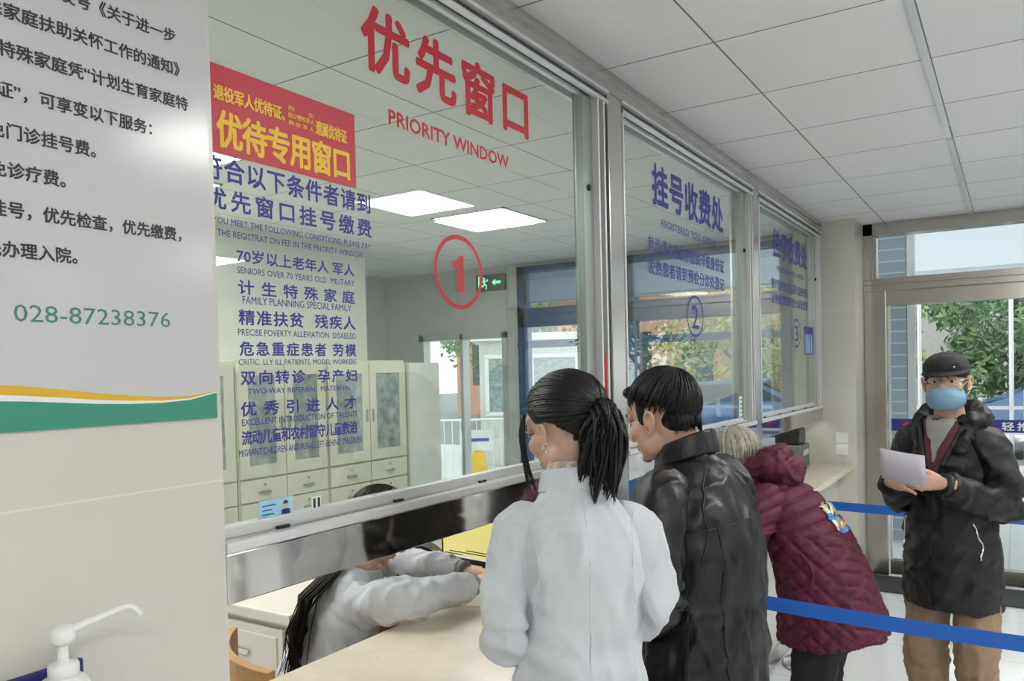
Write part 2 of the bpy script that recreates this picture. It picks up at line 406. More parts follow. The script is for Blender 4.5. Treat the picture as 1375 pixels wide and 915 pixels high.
# thin white rail running along the hall ceiling grid
tag(MB().box(.975, 1.0, -3.1, 4.2, CZ-.012, CZ-.001).box(.975, 1.0, 4.45, D-.06, CZ-.012, CZ-.001).build('ceiling_rail', M['alu']), 'thin white rail running along the hall ceiling toward the entrance', 'ceiling rail')
for (x, y) in ((1.62, 4.30), (1.75, 5.35)):
    t = empty('smoke_detector', (x-.1 if y < 5 else x, y+.03, CZ)); tag(t, 'small round smoke detector '+('beside the lit ceiling panels' if y < 5 else 'near the unlit ceiling panel'), 'smoke detector', 'ceiling detectors')
    MB().lathe([(.05, -.001), (.052, -.018), (.035, -.03), (.03, -.045), (.012, -.05)], 24).build('casing', M['white'], t, True)
    MB().lathe([(.032, -.033), (.033, -.038)], 24).build('sensor_ring', M['black'], t, True)

# office end windows added in place of the reflected entrance and street -------------------------------------------------------------
wf = MB()
wf.box(-3.0, -.32, D-.04, D+.10, 2.60, 2.74).box(-3.0, -.32, D-.04, D+.10, 2.13, 2.32).box(-3.0, -.32, D-.04, D+.10, .25, .32)
for x in (-3.0, -1.83, -.40): wf.box(x, x+(.10 if x > -2 and x < -1 else .08), D-.04, D+.10, .25, 2.74)
wf.box(-3.0, -.32, D-.05, D+.02, 1.92, 1.99)
o = wf.build('window_6', M['bluefr']); o['kind'] = 'structure'  # added blue frame imitates the entrance reflected in the glass
MB().box(-2.92, -1.83, D+.03, D+.036, .32, 2.60).box(-1.73, -.40, D+.03, D+.036, .32, 2.60).build('pane', M['doorglass'], o)
bl = MB().box(-2.92, -1.84, D+.005, D+.012, 2.37, 2.60).box(-1.72, -.41, D+.005, D+.012, 2.37, 2.60)
bl.build('reflection_blind', M['reflection_blind'], o)  # added blinds carry the blue of the reflected transom
o = MB().box(-4.3, -4.24, D-.02, D+.1, .25, 2.1).box(-3.21, -3.15, D-.02, D+.1, .25, 2.1).box(-4.3, -3.15, D-.02, D+.1, 2.04, 2.1).box(-4.3, -3.15, D-.02, D+.1, .25, .31).box(-3.75, -3.71, D-.02, D+.1, .25, 2.1).build('window_7', M['alu']); o['kind'] = 'structure'  # narrow window added so the mirrored street shows as solid things
MB().box(-4.24, -3.21, D+.03, D+.036, .31, 2.04).build('pane', M['doorglass'], o)
# pale return pillar at the cabinets' end
struct('wall_office_pillar', MB().box(-3.44, -2.98, 5.05, 5.45, 0, 1.78), M['plaster'])

# ================================================================== NOTICES AND LETTERING
nb = empty('notice_board', (0, .3, 1.9)); tag(nb, 'large white acrylic notice board with black Chinese text on the tiled pillar', 'notice board')
def NB(name, mb, m): 
    me = mb.mesh(name); me.transform(Matrix.Translation((0, -.3, -1.9))); return link(name, me, m, nb)
NB('panel', MB().box(.0005, .004, -.75, .936, 1.610, 2.72), M['signwhite'])
def curve_band(top, bot, x0, x1, n=30):
    bm = bmesh.new(); A = []; B = []
    for k in range(n+1):
        y = -.749+(.9355+.749)*k/n
        A.append((bm.verts.new((x0, y, top(y))), bm.verts.new((x0, y, bot(y)))))
    for a, b in zip(A, A[1:]): bm.faces.new((a[0], b[0], b[1], a[1]))
    me = bpy.data.meshes.new('band'); bm.to_mesh(me); bm.free(); me.transform(Matrix.Translation((0, -.3, -1.9))); return me
def lerp(tab, y):
    if y <= tab[0][0]: 
        s = (tab[1][1]-tab[0][1])/(tab[1][0]-tab[0][0]); return tab[0][1]+s*(y-tab[0][0])
    for (a, va), (b, vb) in zip(tab, tab[1:]):
        if y <= b:
            t = (y-a)/(b-a); return va+(vb-va)*t
    return tab[-1][1]
def wavy(tab):
    pts = [V((a, b, 0)) for a, b in tab]
    den = [cr(pts, k/8) for k in range((len(pts)-1)*8+1)]
    return lambda y: lerp([(p.x, p.y) for p in den], y)
yt = wavy([(-.75, 1.74), (.2, 1.705), (.566, 1.681), (.734, 1.661), (.86, 1.652), (.936, 1.660)])
yb = wavy([(-.75, 1.715), (.2, 1.685), (.566, 1.666), (.734, 1.651), (.86, 1.647), (.936, 1.659)])
gt = wavy([(-.75, 1.70), (.2, 1.672), (.566, 1.657), (.734, 1.645), (.86, 1.644), (.936, 1.657)])
link('white_wave', curve_band(yb, gt, .0043, 0), M['whiteprint'], nb)
link('yellow_wave', curve_band(yt, yb, .0044, 0), M['yellowprint'], nb)
link('green_wave', curve_band(gt, lambda y: 1.6105, .0045, 0), M['green'], nb)
SX = .0046
for body, last, n, zc, sz in (('川卫计发号《关于进一步', .8735, 0, 2.287, .030), ('对特殊家庭扶助关怀工作的通知》', .880, 0, 2.231, .030), ('育特殊家庭凭“计划生育家庭特', .894, 0, 2.174, .030),
                          ('扶助证”，可享变以下服务：', .822, 0, 2.114, .030), ('减免门诊挂号费。', .722, 0, 2.054, .030), ('减免诊疗费。', .672, 0, 1.997, .030),
                          ('优先挂号，优先检查，优先缴费，', .872, 0, 1.939, .030), ('优先办理入院。', .686, 0, 1.880, .030)):
    pitch = .0253
    k = len(body)
    tail = .0 
    me = text_mesh(body, 1, 1, .010, 1.0)
    # natural aspect: one em = pitch
    c = bpy.data.curves.new('t', 'FONT'); c.body = body; c.size = pitch; c.resolution_u = 2; c.fill_mode = 'BOTH'
    o = bpy.data.objects.new('t', c); COL.objects.link(o); dg = bpy.context.evaluated_depsgraph_get(); dg.update()
    bpy.data.meshes.remove(me); me = bpy.data.meshes.new_from_object(o.evaluated_get(dg)); bpy.data.objects.remove(o)
    x1 = max(v.co.x for v in me.vertices); ys = [v.co.y for v in me.vertices]; ym = pitch*.38
    for v in me.vertices: v.co = V(((v.co.x-x1), (v.co.y-ym)*1.0, 0))
    embolden(me, .0007); me.transform(TROT.to_4x4()); me.transform(Matrix.Translation((SX, last-.3, zc-1.9)))
    link('text_line', me, M['ink'], nb)
t_ = wall_text('028-87238376', .567-.3+.022, .845-.3, 1.774-1.9, 1.800-1.9, SX, M['greentxt'], nb, 'phone_number', .0, False)

def lettering(name, label, cat='lettering', group=None): return tag(empty(name), label, cat, group)
GX = -.0352
t = lettering('red_window_lettering', 'big red title lettering with PRIORITY WINDOW beneath, on the nearest window')
wall_text('优先窗口', 1.397, 2.14, 2.409, 2.562, GX, M['red'], t, 'title_line', .019)
wall_text('PRIORITY WINDOW', 1.483, 2.023, 2.296, 2.332, GX, M['red'], t, 'text_line', .020, False)
t = lettering('red_number_lettering', 'red numeral 1 in a red oval ring on the nearest window', 'window number')
link('ring', ring_mesh(1.758, 1.960, .112, .102, .0125, GX), M['red'], t)
q = MB().prism([(1.748, 1.905), (1.779, 1.905), (1.779, 2.006), (1.762, 2.006), (1.752, 1.993), (1.727, 1.987), (1.727, 1.972), (1.748, 1.975)], GX, GX-.0002, lambda u, v, h: V((h, u, v))); q.build('numeral', M['red'], t)
t = lettering('blue_window_lettering', 'blue Chinese and English list lettering below the red sign on the nearest window')
for args in (('符合以下条件者请到', .947, 1.407, 2.064, 2.109), ('优先窗口挂号缴费', .954, 1.408, 2.008, 2.049), ('70岁以上老年人 军人', 1.022, 1.347, 1.911, 1.938),
             ('计生特殊家庭', 1.023, 1.346, 1.848, 1.877), ('精准扶贫  残疾人', 1.022, 1.346, 1.788, 1.818), ('危急重症患者 劳模', 1.022, 1.346, 1.727, 1.755),
             ('双向转诊  孕产妇', 1.022, 1.346, 1.669, 1.697), ('优秀引进人才', 1.020, 1.341, 1.607, 1.635), ('流动儿童和农村留守儿童救治', 1.020, 1.343, 1.550, 1.578)):
    wall_text(*args, GX, M['blue'], t, 'text_line', .016)
for args in (('IF YOU MEET THE FOLLOWING CONDITIONS, PLEASE PAY', .952, 1.406, 1.979, 1.993), ('THE REGISTRAT ON FEE IN THE PRIORITY WINDOW', .978, 1.380, 1.957, 1.970),
             ('SENIORS OVER 70 YEARS OLD  MILITARY', 1.021, 1.347, 1.889, 1.902), ('FAMILY PLANNING SPECIAL FAMILY', 1.032, 1.335, 1.830, 1.845),
             ('PRECISE POVERTY ALLEVIATION  DISABLED', 1.019, 1.347, 1.767, 1.780), ('CRITIC  LLY ILL PATIENTS, MODEL WORKERS', 1.018, 1.347, 1.707, 1.720),
             ('TWO-WAY REFERRAL  MATERNAL', 1.038, 1.327, 1.650, 1.661), ('EXCELLENT INTRODUCTION OF TALENTS', 1.021, 1.344, 1.588, 1.601),
             ('MIGRANT CHILDREN AND RURAL LEFT-BEHIND CHILDREN', 1.012, 1.354, 1.527, 1.541)):
    wall_text(*args, GX, M['blue'], t, 'text_line', .006, False)
rs = tag(empty('priority_sign'), 'red rectangular sign with yellow Chinese characters at the top left of the nearest window', 'sign')
MB().box(-.0355, -.031, .93, 1.358, 2.116, 2.284).build('panel', M['redsign'], rs)
wall_text('退役军人优待证、', .977, 1.150, 2.217, 2.245, -.0305, M['yellow'], rs, 'text_line', .02)
wall_text('遗属优待证', 1.236, 1.331, 2.211, 2.241, -.0305, M['yellow'], rs, 'text_line', .02)
wall_text('烈        士', 1.160, 1.232, 2.243, 2.253, -.0305, M['yellow'], rs, 'text_line', .01)
wall_text('因公牺牲军人', 1.160, 1.232, 2.228, 2.239, -.0305, M['yellow'], rs, 'text_line', .01)
wall_text('病 故 军 人', 1.160, 1.232, 2.213, 2.223, -.0305, M['yellow'], rs, 'text_line', .01)
wall_text('优待专用窗口', .982, 1.336, 2.128, 2.198, -.0305, M['yellow'], rs, 'title_line', .018)
for (n, m, x0) in (('2', 'blue', 0.0), ('3', 'blue', 1.975)):
    t = lettering('blue_window_lettering', 'blue title, text lines and oval number %s on the %s window' % (n, 'second' if n == '2' else 'farthest'))
    wall_text('挂号收费处', 3.152+x0, 4.103+x0, 2.383, 2.553, GX, M[m], t, 'title_line', .02)
    wall_text('REGISTERED TOLL OFFICE', 3.244+x0, 3.985+x0, 2.298, 2.329, GX, M[m], t, 'text_line', .006, False)
    wall_text('就诊请主动出示医保卡或身份证', 3.095+x0, 4.108+x0, 2.175, 2.240, GX, M[m], t, 'text_line', .012)
    wall_text('发热患者请到预检分诊处登记', 3.094+x0, 4.109+x0, 2.082, 2.146, GX, M[m], t, 'text_line', .012)
    link('ring', ring_mesh(3.656+x0+.1*(n == '3'), 1.928-.02*(n == '3'), .115, .10, .011, GX), M[m], t)
    wall_text(n, 3.61+x0+.1*(n == '3'), 3.70+x0+.1*(n == '3'), 1.87-.02*(n == '3'), 1.98-.02*(n == '3'), GX, M[m], t, 'numeral', .008, False)
# identity card stuck at the foot of the nearest pane
M['cardblue'] = mat('pale_blue_card', (.33, .60, .72), .4, var=.1, vscale=40)
M['skinflat'] = mat('printed_skin', (.62, .42, .32), .5)
c = tag(empty('identity_card', (GX, 1.099, 1.407)), 'pale blue identity card sample stuck low on the nearest window', 'card')
MB().box(0, .0012, -.045, .045, -.026, .026).build('card_sheet', M['cardblue'], c)
q = MB(); q.prism([(.013, -.016), (.036, -.016), (.036, .0), (.030, .002), (.019, .002), (.013, 0)], .0013, .0015, lambda u, v, h: V((h, u, v))); q.build('printed_portrait', M['navy'], c)
q = MB(); q.prism([(.0245+.006*math.cos(k*PI/8), .010+.008*math.sin(k*PI/8)) for k in range(16)], .0014, .0017, lambda u, v, h: V((h, u, v))); q.build('portrait_face', M['skinflat'], c)
q = MB(); q.prism([(.0245+.0068*math.cos(k*PI/8), .0125+.007*math.sin(k*PI/8)) for k in range(9)], .0017, .0018, lambda u, v, h: V((h, u, v))); q.build('portrait_hair', M['ink'], c)
for k in range(4): MB().box(.0012, .0014, -.036, -.036+(.035, .025, .03, .038)[k], .013-.009*k, .016-.009*k).build('print_line', M['paleblue'], c)
s = tag(empty('small_sticker', (GX, 1.21, 1.408)), 'tiny white sticker low on the nearest window beside the card', 'sticker')
MB().box(0, .001, -.014, .014, -.014, .014).build('sheet', M['white'], s); MB().box(.001, .0012, -.010, -.003, -.010, .010).box(.001, .0012, .003, .010, -.010, .010).build('print_mark', M['ink'], s)
s = tag(empty('green_sticker', (GX, 4.44, 1.45)), 'small white sticker with green print at the lower right of the second window', 'sticker')
MB().box(0, .001, -.10, .11, -.068, .068).build('sheet', M['white'], s)
q = MB()
for k in range(5): q.box(.001, .0013, -.085, .09, .045-.024*k, .054-.024*k)
q.build('print_mark', M['green'], s)
s = tag(empty('blue_reflection', (GX, 6.12, 1.86)), 'blue headed notice reflection with narrow columns on the farthest window', 'notice')  # reflection in the pane, drawn as a printed sheet on the glass
MB().box(0, .001, -.14, .12, -.10, .10).build('sheet', M['paleblue'], s); MB().box(.001, .0014, -.15, .13, .055, .105).build('header', M['blue'], s)
q = MB()
for k in range(4): q.box(.001, .0013, -.115+.058*k, -.085+.058*k, -.09, .045)
q.build('column_print', M['cardblue'], s)
# wall switch plates on the far pillar
for z, s in ((1.125, 'upper'), (1.035, 'lower')):
    t = tag(empty('switch_plate', (.134, 6.41, z)), '%s of the two square white plates on the far tiled pillar' % s, 'switch plate', 'plates on the far pillar')
    MB().box(-.045, .045, -.009, 0, -.042, .042, .004).build('plate', M['white'], t)
    MB().box(-.030, .030, -.0125, -.008, -.028, .028, .003).build('rocker', M['white'], t)
# sanitiser pump in its blue bracket
sp = tag(empty('sanitizer_bottle', (.065, .610, 1.06)), 'white pump bottle of hand sanitizer in a navy wall bracket', 'sanitizer bottle')
MB().lathe([(.036, 0), (.038, .01), (.038, .165), (.030, .185), (.017, .192), (.017, .196)], 28).build('bottle_body', M['white'], sp, True)
MB().lathe([(.021, .186), (.021, .206), (.019, .210), (.008, .212), (.0065, .236), (.0085, .238)], 24).build('pump_collar', M['white'], sp, True)
MB().lathe([(.010, .236), (.0165, .242), (.0175, .252), (.0155, .262), (.004, .265)], 24).tube([(.0, .008, .254), (.003, .05, .262), (.006, .095, .268), (.008, .108, .262), (.008, .118, .250)], [(.0075, .006), (.006, .005), (.0052, .0045), (.0055, .005), (.005, .005)], 12, sub=4).build('pump_head', M['white'], sp, True)
br = tag(empty('wall_bracket', (0, .610, 1.06)), 'navy plastic bottle bracket fixed to the tiled pillar', 'bracket')
q = MB().box(.0005, .010, -.075, .060, .02, .188, .004).box(.010, .105, -.05, .05, -.012, -.002, .003).box(.010, .105, -.055, -.047, -.012, .06, .002).box(.010, .105, .047, .055, -.012, .06, .002).box(.100, .106, -.05, .05, -.012, .05, .002)
q.build('holder', M['navy'], br)

# ================================================================== OFFICE FURNITURE
def cabinet(y0, y1, label):
    t = empty('filing_cabinet', (-3.0, (y0+y1)/2, 0)); tag(t, label, 'cabinet', 'filing cabinets along the office wall')
    h = (y1-y0)/2; H = 1.80
    MB().box(-.42, -.02, -h, h, .0, H, .004).build('carcass', M['cabinet'], t)
    for s in (-1, 1):
        a, b = (-h+.012, -.004) if s < 0 else (.004, h-.012)
        # upper glazed door
        fr_ = MB().box(-.02, 0, a, b, 1.02, 1.10).box(-.02, 0, a, b, 1.70, 1.775).box(-.02, 0, a, a+.075, 1.10, 1.70).box(-.02, 0, b-.075, b, 1.10, 1.70)
        dr = fr_.build('glazed_door', M['cabinet'], t)
        MB().box(-.014, -.008, a+.075, b-.075, 1.10, 1.70).build('glass_pane', M['cabglass'], dr)
        yk = b-.03 if s < 0 else a+.03
        MB().box(0, .012, yk-.007, yk+.007, 1.32, 1.42, .002).build('handle', M['stile'], dr)
        for k, (z0, z1) in enumerate(((.86, 1.005), (.70, .85))):
            w_ = MB().box(-.02, 0, a, b, z0, z1, .003).build('drawer', M['cabinet'], t)
            MB().box(.0, .012, (a+b)/2-.05, (a+b)/2+.05, (z0+z1)/2-.022, (z0+z1)/2-.006, .003).build('handle', M['stile'], w_)
            MB().tube([((.0), (a+b)/2, (z0+z1)/2+.035), (.006, (a+b)/2, (z0+z1)/2+.035)], .008, 12).build('lock', M['chrome'], w_)
        lo = MB().box(-.02, 0, a, b, .06, .69, .003).build('lower_door', M['cabinet'], t)
        MB().box(0, .012, yk-.007, yk+.007, .45, .55, .002).build('handle', M['stile'], lo)
for (a, b), l in (((1.60, 2.46), 'hidden mostly by the tiled pillar'), ((2.47, 3.335), 'second from the tiled pillar'), ((3.345, 4.135), 'next left of the rightmost cabinet'), ((4.145, 5.03), 'rightmost, next to the pale office pillar')):
    cabinet(a, b, 'cream steel filing cabinet with mottled glass doors, '+l)
# low drawer unit behind the clerk
t = tag(empty('drawer_unit', (-1.50, 2.05, 0)), 'low cream drawer unit with cup pulls behind the clerk', 'drawer unit')
MB().box(-.50, .41, .0, .46, .0, .74, .004).build('carcass', M['deskcream'], t)
MB().box(-.53, .44, -.03, .50, .74, .785, .008).build('top', M['deskcream'], t)
for x0, x1 in ((-.48, -.06), (-.04, .39)):
    for z0, z1 in ((.50, .715), (.26, .48), (.03, .24)):
        d_ = MB().box(x0, x1, -.02, 0, z0, z1, .004).box(x0+.03, x1-.03, -.026, -.018, z0+.03, z1-.03, .004).build('drawer', M['deskcream'], t)
        xc = (x0+x1)/2
        q = MB()
        q.prism([(xc+.034*math.cos(PI+k*PI/10), (z0+z1)/2+.008+.022*math.sin(PI+k*PI/10)) for k in range(11)], -.027, -.036, lambda u, v, h: V((u, h, v)))
        q.build('cup_pull', M['chrome'], d_)
# clerk's worktop with computer things
tag(MB().box(-1.05, -.335, 2.35, 4.2, .69, .735, .004).box(-1.05, -1.0, 2.4, 4.15, 0, .69).box(-.40, -.345, 2.4, 4.15, 0, .69).build('office_desk', M['wood']), 'honey wood desk behind the counter carrying the monitor', 'desk')
M['screen'] = mat('lit_yellow_screen', (.1, .1, .03), .3, emit=(.85, .77, .27), es=.50)
M['scrdark'] = mat('screen_text_dark', (.02, .03, .02), .4)
M['scrwhite'] = mat('screen_bar', (.05, .05, .04), .4, emit=(.85, .9, .85), es=.45)
mo = tag(empty('monitor', (-.63, 2.72, .735), -.12), 'black computer monitor with a yellow screen beyond the clerk', 'monitor')
MB().box(-.25, .25, -.02, .02, .13, .45, .006).box(-.20, .20, .018, .045, .18, .40, .01).build('housing', M['black'], mo)
MB().box(-.235, .235, -.0215, -.0195, .155, .432).build('screen', M['screen'], mo)
q = MB()
for k, (a, b, z) in enumerate(((-.20, .15, .176), (-.10, .22, .186), (-.225, -.12, .166), (-.05, .05, .40), (.08, .2, .40))): q.box(a, b, -.0226, -.0214, z, z+.004)
q.build('screen_text', M['scrdark'], mo)
MB().box(-.235, .235, -.0224, -.0212, .155, .163).build('screen_bar', M['scrwhite'], mo)
MB().box(-.03, .03, .0, .03, .02, .2).lathe([(.12, 0), (.12, .012), (.03, .02)], 32).build('stand', M['black'], mo)
sc = tag(empty('card_scanner', (-.82, 2.50, .735), .5), 'rounded black and grey desk scanner beside the clerk', 'scanner')
q = MB(); prof = [(-.09, 0), (.09, 0), (.09, .06)]+[(.0+.09*math.cos(a*PI/12), .10+.07*math.sin(a*PI/12)) for a in range(0, 10)]+[(-.09, .10)]
q.prism(prof, -.05, .05, lambda u, v, h: V((u*1.25, h, v*1.5))); q.build('body', M['black'], sc)
MB().box(-.125, -.08, -.055, .055, .0, .20, .01).build('grey_side', M['stile'], sc)
for i, (x, y, c, l) in enumerate(((-.47, 2.50, 'red', 'small red clip box on the desk under the monitor'), (-.53, 2.48, 'black', 'small black stapler on the desk under the monitor'))):
    t = tag(empty('stapler' if i else 'clip_box', (x-.1, y, .735), .4), l, 'stapler' if i else 'clip box')
    MB().box(-.05, .05, -.012, .012, 0, .012, .003).build('base', M['black'], t)
    MB().box(-.05, .045, -.011, .011, .018, .035, .005).build('cover', M[c], t)
    MB().box(-.05, -.035, -.01, .01, .01, .02).build('hinge', M['chrome'], t)
for k, x in enumerate((-.66, -.55, -.44)):
    t = tag(empty('folder_box', (x-.1, 3.1, .735)), 'tan card folder box on the desk behind the monitor, '+('left', 'middle', 'right')[k]+' of three', 'box', 'tan folder boxes behind the monitor')
    MB().box(-.045, .045, -.02, .16, 0, .12, .003).build('box_body', M['wood'], t); MB().box(-.03, .03, -.0215, -.0195, .05, .09).build('spine_label', M['white'], t)
# printed form under the clerk's hands
tag(MB().box(-.16, .14, -.10, .10, 0, .0012, mx=Matrix.Translation((-.14, 2.20, .926)) @ Matrix.Rotation(.35, 4, 'Z')).build('paper_form', M['white']), 'white paper form lying on the counter under the clerk hands', 'paper')
# card machine at the far end
t = tag(empty('card_machine', (-.17, 6.12, .925)), 'dark grey machine on the far end of the counter', 'machine')
MB().box(-.12, .10, -.13, .13, 0, .17, .012).build('body', M['aludark'], t); MB().box(-.10, .08, -.11, .11, .17, .29, .02).build('cover', M['black'], t); MB().box(.098, .104, -.08, .08, .09, .13).build('paper_slot', M['alu'], t)
# wooden chair of the clerk
tag(MB().box(-.03, -.004, 2.585, 2.615, 1.56, 1.74, .002).build('red_strip', M['red']), 'thin red strip stuck on the window frame beside the first steel post', 'sticker')
ch = tag(empty('wooden_chair', (-.475, 1.565, 0), -.45), 'honey wood armless chair with curved back behind the counter', 'chair')
def arc_slab(z0, z1, r0, r1, a0, a1, cy, n=14):
    bm = bmesh.new(); rows = []
    for k in range(n+1):
        a = a0+(a1-a0)*k/n
        rows.append([bm.verts.new((r*math.sin(a), cy-r*math.cos(a)+.0, z)) for r, z in ((r0, z0), (r1, z0), (r1, z1), (r0, z1))])
    for A, B in zip(rows, rows[1:]):
        for k in range(4): bm.faces.new((A[k], A[(k+1) % 4], B[(k+1) % 4], B[k]))
    bm.faces.new(rows[0]); bm.faces.new(rows[-1][::-1]); m = MB(); m.bm.free(); m.bm = bm; return m
arc_slab(.70, .935, .40, .425, -.55, .55, .20).build('backrest', M['wood'], ch)
MB().box(-.22, .22, -.20, .22, .40, .435, .012).build('seat', M['wood'], ch)
for sx in (-.19, .19):
    MB().tube([(sx, .19, 0), (sx, .19, .405)], .02, 10).build('leg', M['wood'], ch)
    MB().tube([(sx, -.19, 0), (sx, -.18, .50), (sx*1.05, -.19, .90)], .02, 10).build('leg', M['wood'], ch)
# exit sign on the office end wall, standing in for its reflection
M['exitgreen'] = mat('lit_exit_green', (.02, .1, .04), .4, emit=(.25, .9, .40), es=.9)
ex = tag(empty('exit_sign', (-3.33, D, 2.615)), 'small dark exit sign with green running figure, standing for its reflection', 'exit sign')
MB().box(-.18, .18, -.03, 0, -.085, .085, .004).build('casing', M['aludark'], ex)
q = MB().ell((-.075, -.031, .045), (.012, .004, .012), seg=12)
q.tube([(-.075, -.031, .03), (-.07, -.031, -.01), (-.045, -.031, -.03), (-.05, -.031, -.065)], .009, 6).tube([(-.07, -.031, -.01), (-.095, -.031, -.035), (-.12, -.031, -.03)], .008, 6).tube([(-.075, -.031, .025), (-.04, -.031, .015), (-.03, -.031, .035)], .007, 6).tube([(-.075, -.031, .025), (-.105, -.031, .012), (-.11, -.031, -.01)], .007, 6)
q.box(-.15, -.135, -.032, -.03, -.07, .065).box(-.15, -.09, -.032, -.03, .062, .072)
q.build('running_figure', M['exitgreen'], ex)
q = MB().prism([(.02, 0), (.06, .035), (.06, .014), (.13, .014), (.13, -.014), (.06, -.014), (.06, -.035)], -.0325, -.03, lambda u, v, h: V((u, h, v))); q.build('arrow', M['exitgreen'], ex)

# ================================================================== QUEUE BELTS
def stanchion(x, y, label):
    t = tag(empty('queue_post', (x, y, 0)), label, 'queue post', 'belt queue posts')
    MB().lathe([(.16, 0), (.16, .012), (.15, .022), (.05, .034), (.034, .05)], 40).build('base', M['chrome'], t, True)
    MB().lathe([(.031, .04), (.031, .88)], 24).build('post', M['chrome'], t, True)
    MB().lathe([(.036, .88), (.036, .965), (.03, .98), (.008, .985)], 24).build('belt_head', M['black'], t, True)
posts_ = {'a': (.285, 4.57), 'b': (2.0, 4.60), 'c': (.42, 2.72), 'd': (2.2, 2.70)}
stanchion(*posts_['a'], 'chrome queue post behind the burgundy coat, at the far belt'); stanchion(*posts_['b'], 'chrome queue post at the outer end of the far belt')
stanchion(*posts_['c'], 'chrome queue post behind the black leather jacket, at the near belt'); stanchion(*posts_['d'], 'chrome queue post at the outer end of the near belt')
def belt(a, b, z, sag, label):
    bm = bmesh.new(); rows = []; n = 24
    for k in range(n+1):
        t = k/n; x = a[0]+.04+(b[0]-.04-a[0]-.04)*t; y = a[1]+(b[1]-a[1])*t; zz = z-sag*4*t*(1-t)
        rows.append([bm.verts.new((x, y+e, zz+h)) for e, h in ((-.0012, -.024), (.0012, -.024), (.0012, .024), (-.0012, .024))])
    for A, B in zip(rows, rows[1:]):
        for k in range(4): bm.faces.new((A[k], A[(k+1) % 4], B[(k+1) % 4], B[k]))
    bm.faces.new(rows[0]); bm.faces.new(rows[-1][::-1]); m = MB(); m.bm.free(); m.bm = bm
    tag(m.build('queue_belt', M['belt']), label, 'queue belt', 'blue queue belts')
belt(posts_['a'], posts_['b'], .91, .012, 'far blue queue belt stretched behind the man in the cap')
belt(posts_['c'], posts_['d'], .875, .02, 'near blue queue belt stretched in front of the man in the cap')

# ================================================================== OUTSIDE
M['paving'] = grid_mat('pale_paving', (.52, .53, .53), (.40, .41, .41), (0, 1), (.6, .6), (0, 0), .006, .5, .05)
M['asphalt'] = mat('grey_asphalt', (.22, .23, .24), .8, var=.1)
M['soffit'] = mat('white_canopy', (.85, .87, .88), .6)
nt = M['soffit'].node_tree; tr = nt.nodes.new('ShaderNodeBsdfTranslucent'); tr.inputs[0].default_value = (.80, .83, .85, 1); mx_ = nt.nodes.new('ShaderNodeMixShader'); mx_.inputs[0].default_value = .6
nt.links.new(nt.nodes['Principled BSDF'].outputs[0], mx_.inputs[1]); nt.links.new(tr.outputs[0], mx_.inputs[2]); nt.links.new(mx_.outputs[0], nt.nodes['Material Output'].inputs[0])
M['leafA'] = mat('leaf_green', (.16, .28, .12), .6, var=.5, vscale=1.2)
M['leafB'] = mat('leaf_grey_green', (.15, .23, .15), .6, var=.4, vscale=1.2)
M['leafC'] = mat('leaf_yellow_green', (.36, .38, .12), .6, var=.4, vscale=1.2)
M['bark'] = mat('bark', (.09, .07, .05), .9)
M['bluegrey'] = grid_mat('blue_grey_wall_tile', (.30, .36, .40), (.55, .58, .60), (0, 2), (.4, .11), (.02, .0), .006, .3, .12)
M['carblue'] = mat('blue_car_paint', (.05, .14, .30), .2, coat=.6)
M['carglass'] = mat('car_window', (.03, .04, .05), .05)
M['rubber'] = mat('tyre_rubber', (.02, .02, .02), .8)
M['orange'] = mat('orange_render', (.60, .32, .20), .8, var=.1, vscale=3)
M['roof'] = grid_mat('terracotta_roof', (.48, .24, .17), (.25, .12, .08), (0,), (.22,), (0,), .03, .7, .15)
M['concrete'] = mat('pale_concrete', (.58, .58, .55), .8, var=.06)
struct('ground_paving', MB().box(-30, 40, D+.12, 15, -.12, -.01), M['paving'])
struct('ground_street', MB().box(-40, 60, 15, 60, -.14, -.03), M['asphalt'])
struct('canopy_soffit', MB().box(-.4, 12, D+.12, 13.0, 3.02, 3.03).box(-.4, 12, 12.99, 13.0, 2.92, 3.02).box(-.4, 12, 7.39, 7.4, 2.90, 3.02), M['soffit'])
struct('pillar_outside', MB().box(.16, .40, 8.2, 8.6, -.01, 3.02), M['bluegrey'])
struct('trim_8', MB().box(.405, .47, 8.2, 8.28, -.01, 3.02), M['alu'])
def tree(x, y, h, r, mk, label, n=2600, seed=1, low=.9):
    rd = random.Random(seed); t = tag(empty('street_tree', (x, y, -.02)), label, 'tree', 'trees along the street')
    MB().tube([(0, 0, 0), (.05, 0, h*.3), (-.05, .05, h*.6), (0, 0, h*.85)], [.14, .11, .08, .03], 8, sub=2).tube([(.03, 0, h*.35), (r*.5, .1, h*.62)], [.06, .02], 6).tube([(.0, 0, h*.4), (-r*.55, -.1, h*.66)], [.06, .02], 6).build('trunk', M['bark'], t, True)
    bm = bmesh.new(); blobs = [(rd.uniform(-r*.7, r*.7), rd.uniform(-r*.6, r*.6), low+(h-low)*rd.uniform(.15, .88), r*rd.uniform(.28, .5)) for _ in range(12)]
    for k in range(n):
        b = rd.choice(blobs); d = V((rd.gauss(0, 1), rd.gauss(0, 1), rd.gauss(0, 1))).normalized()*b[3]*rd.uniform(.5, 1.05)
        p = V(b[:3])+d*1.0; s = rd.uniform(.06, .13)
        a = V((rd.gauss(0, 1), rd.gauss(0, 1), rd.gauss(0, 1))).normalized(); c = a.orthogonal().normalized()
        bm.faces.new([bm.verts.new(q) for q in (p-a*s, p-c*s*.45, p+a*s, p+c*s*.45)])
    me = bpy.data.meshes.new('foliage'); bm.to_mesh(me); bm.free(); link('foliage', me, M[mk], t)
tree(1.3, 19.5, 3.9, 2.0, 'leafA', 'round mid green tree beyond the fence, directly behind the cap', 5200, 1, .8)
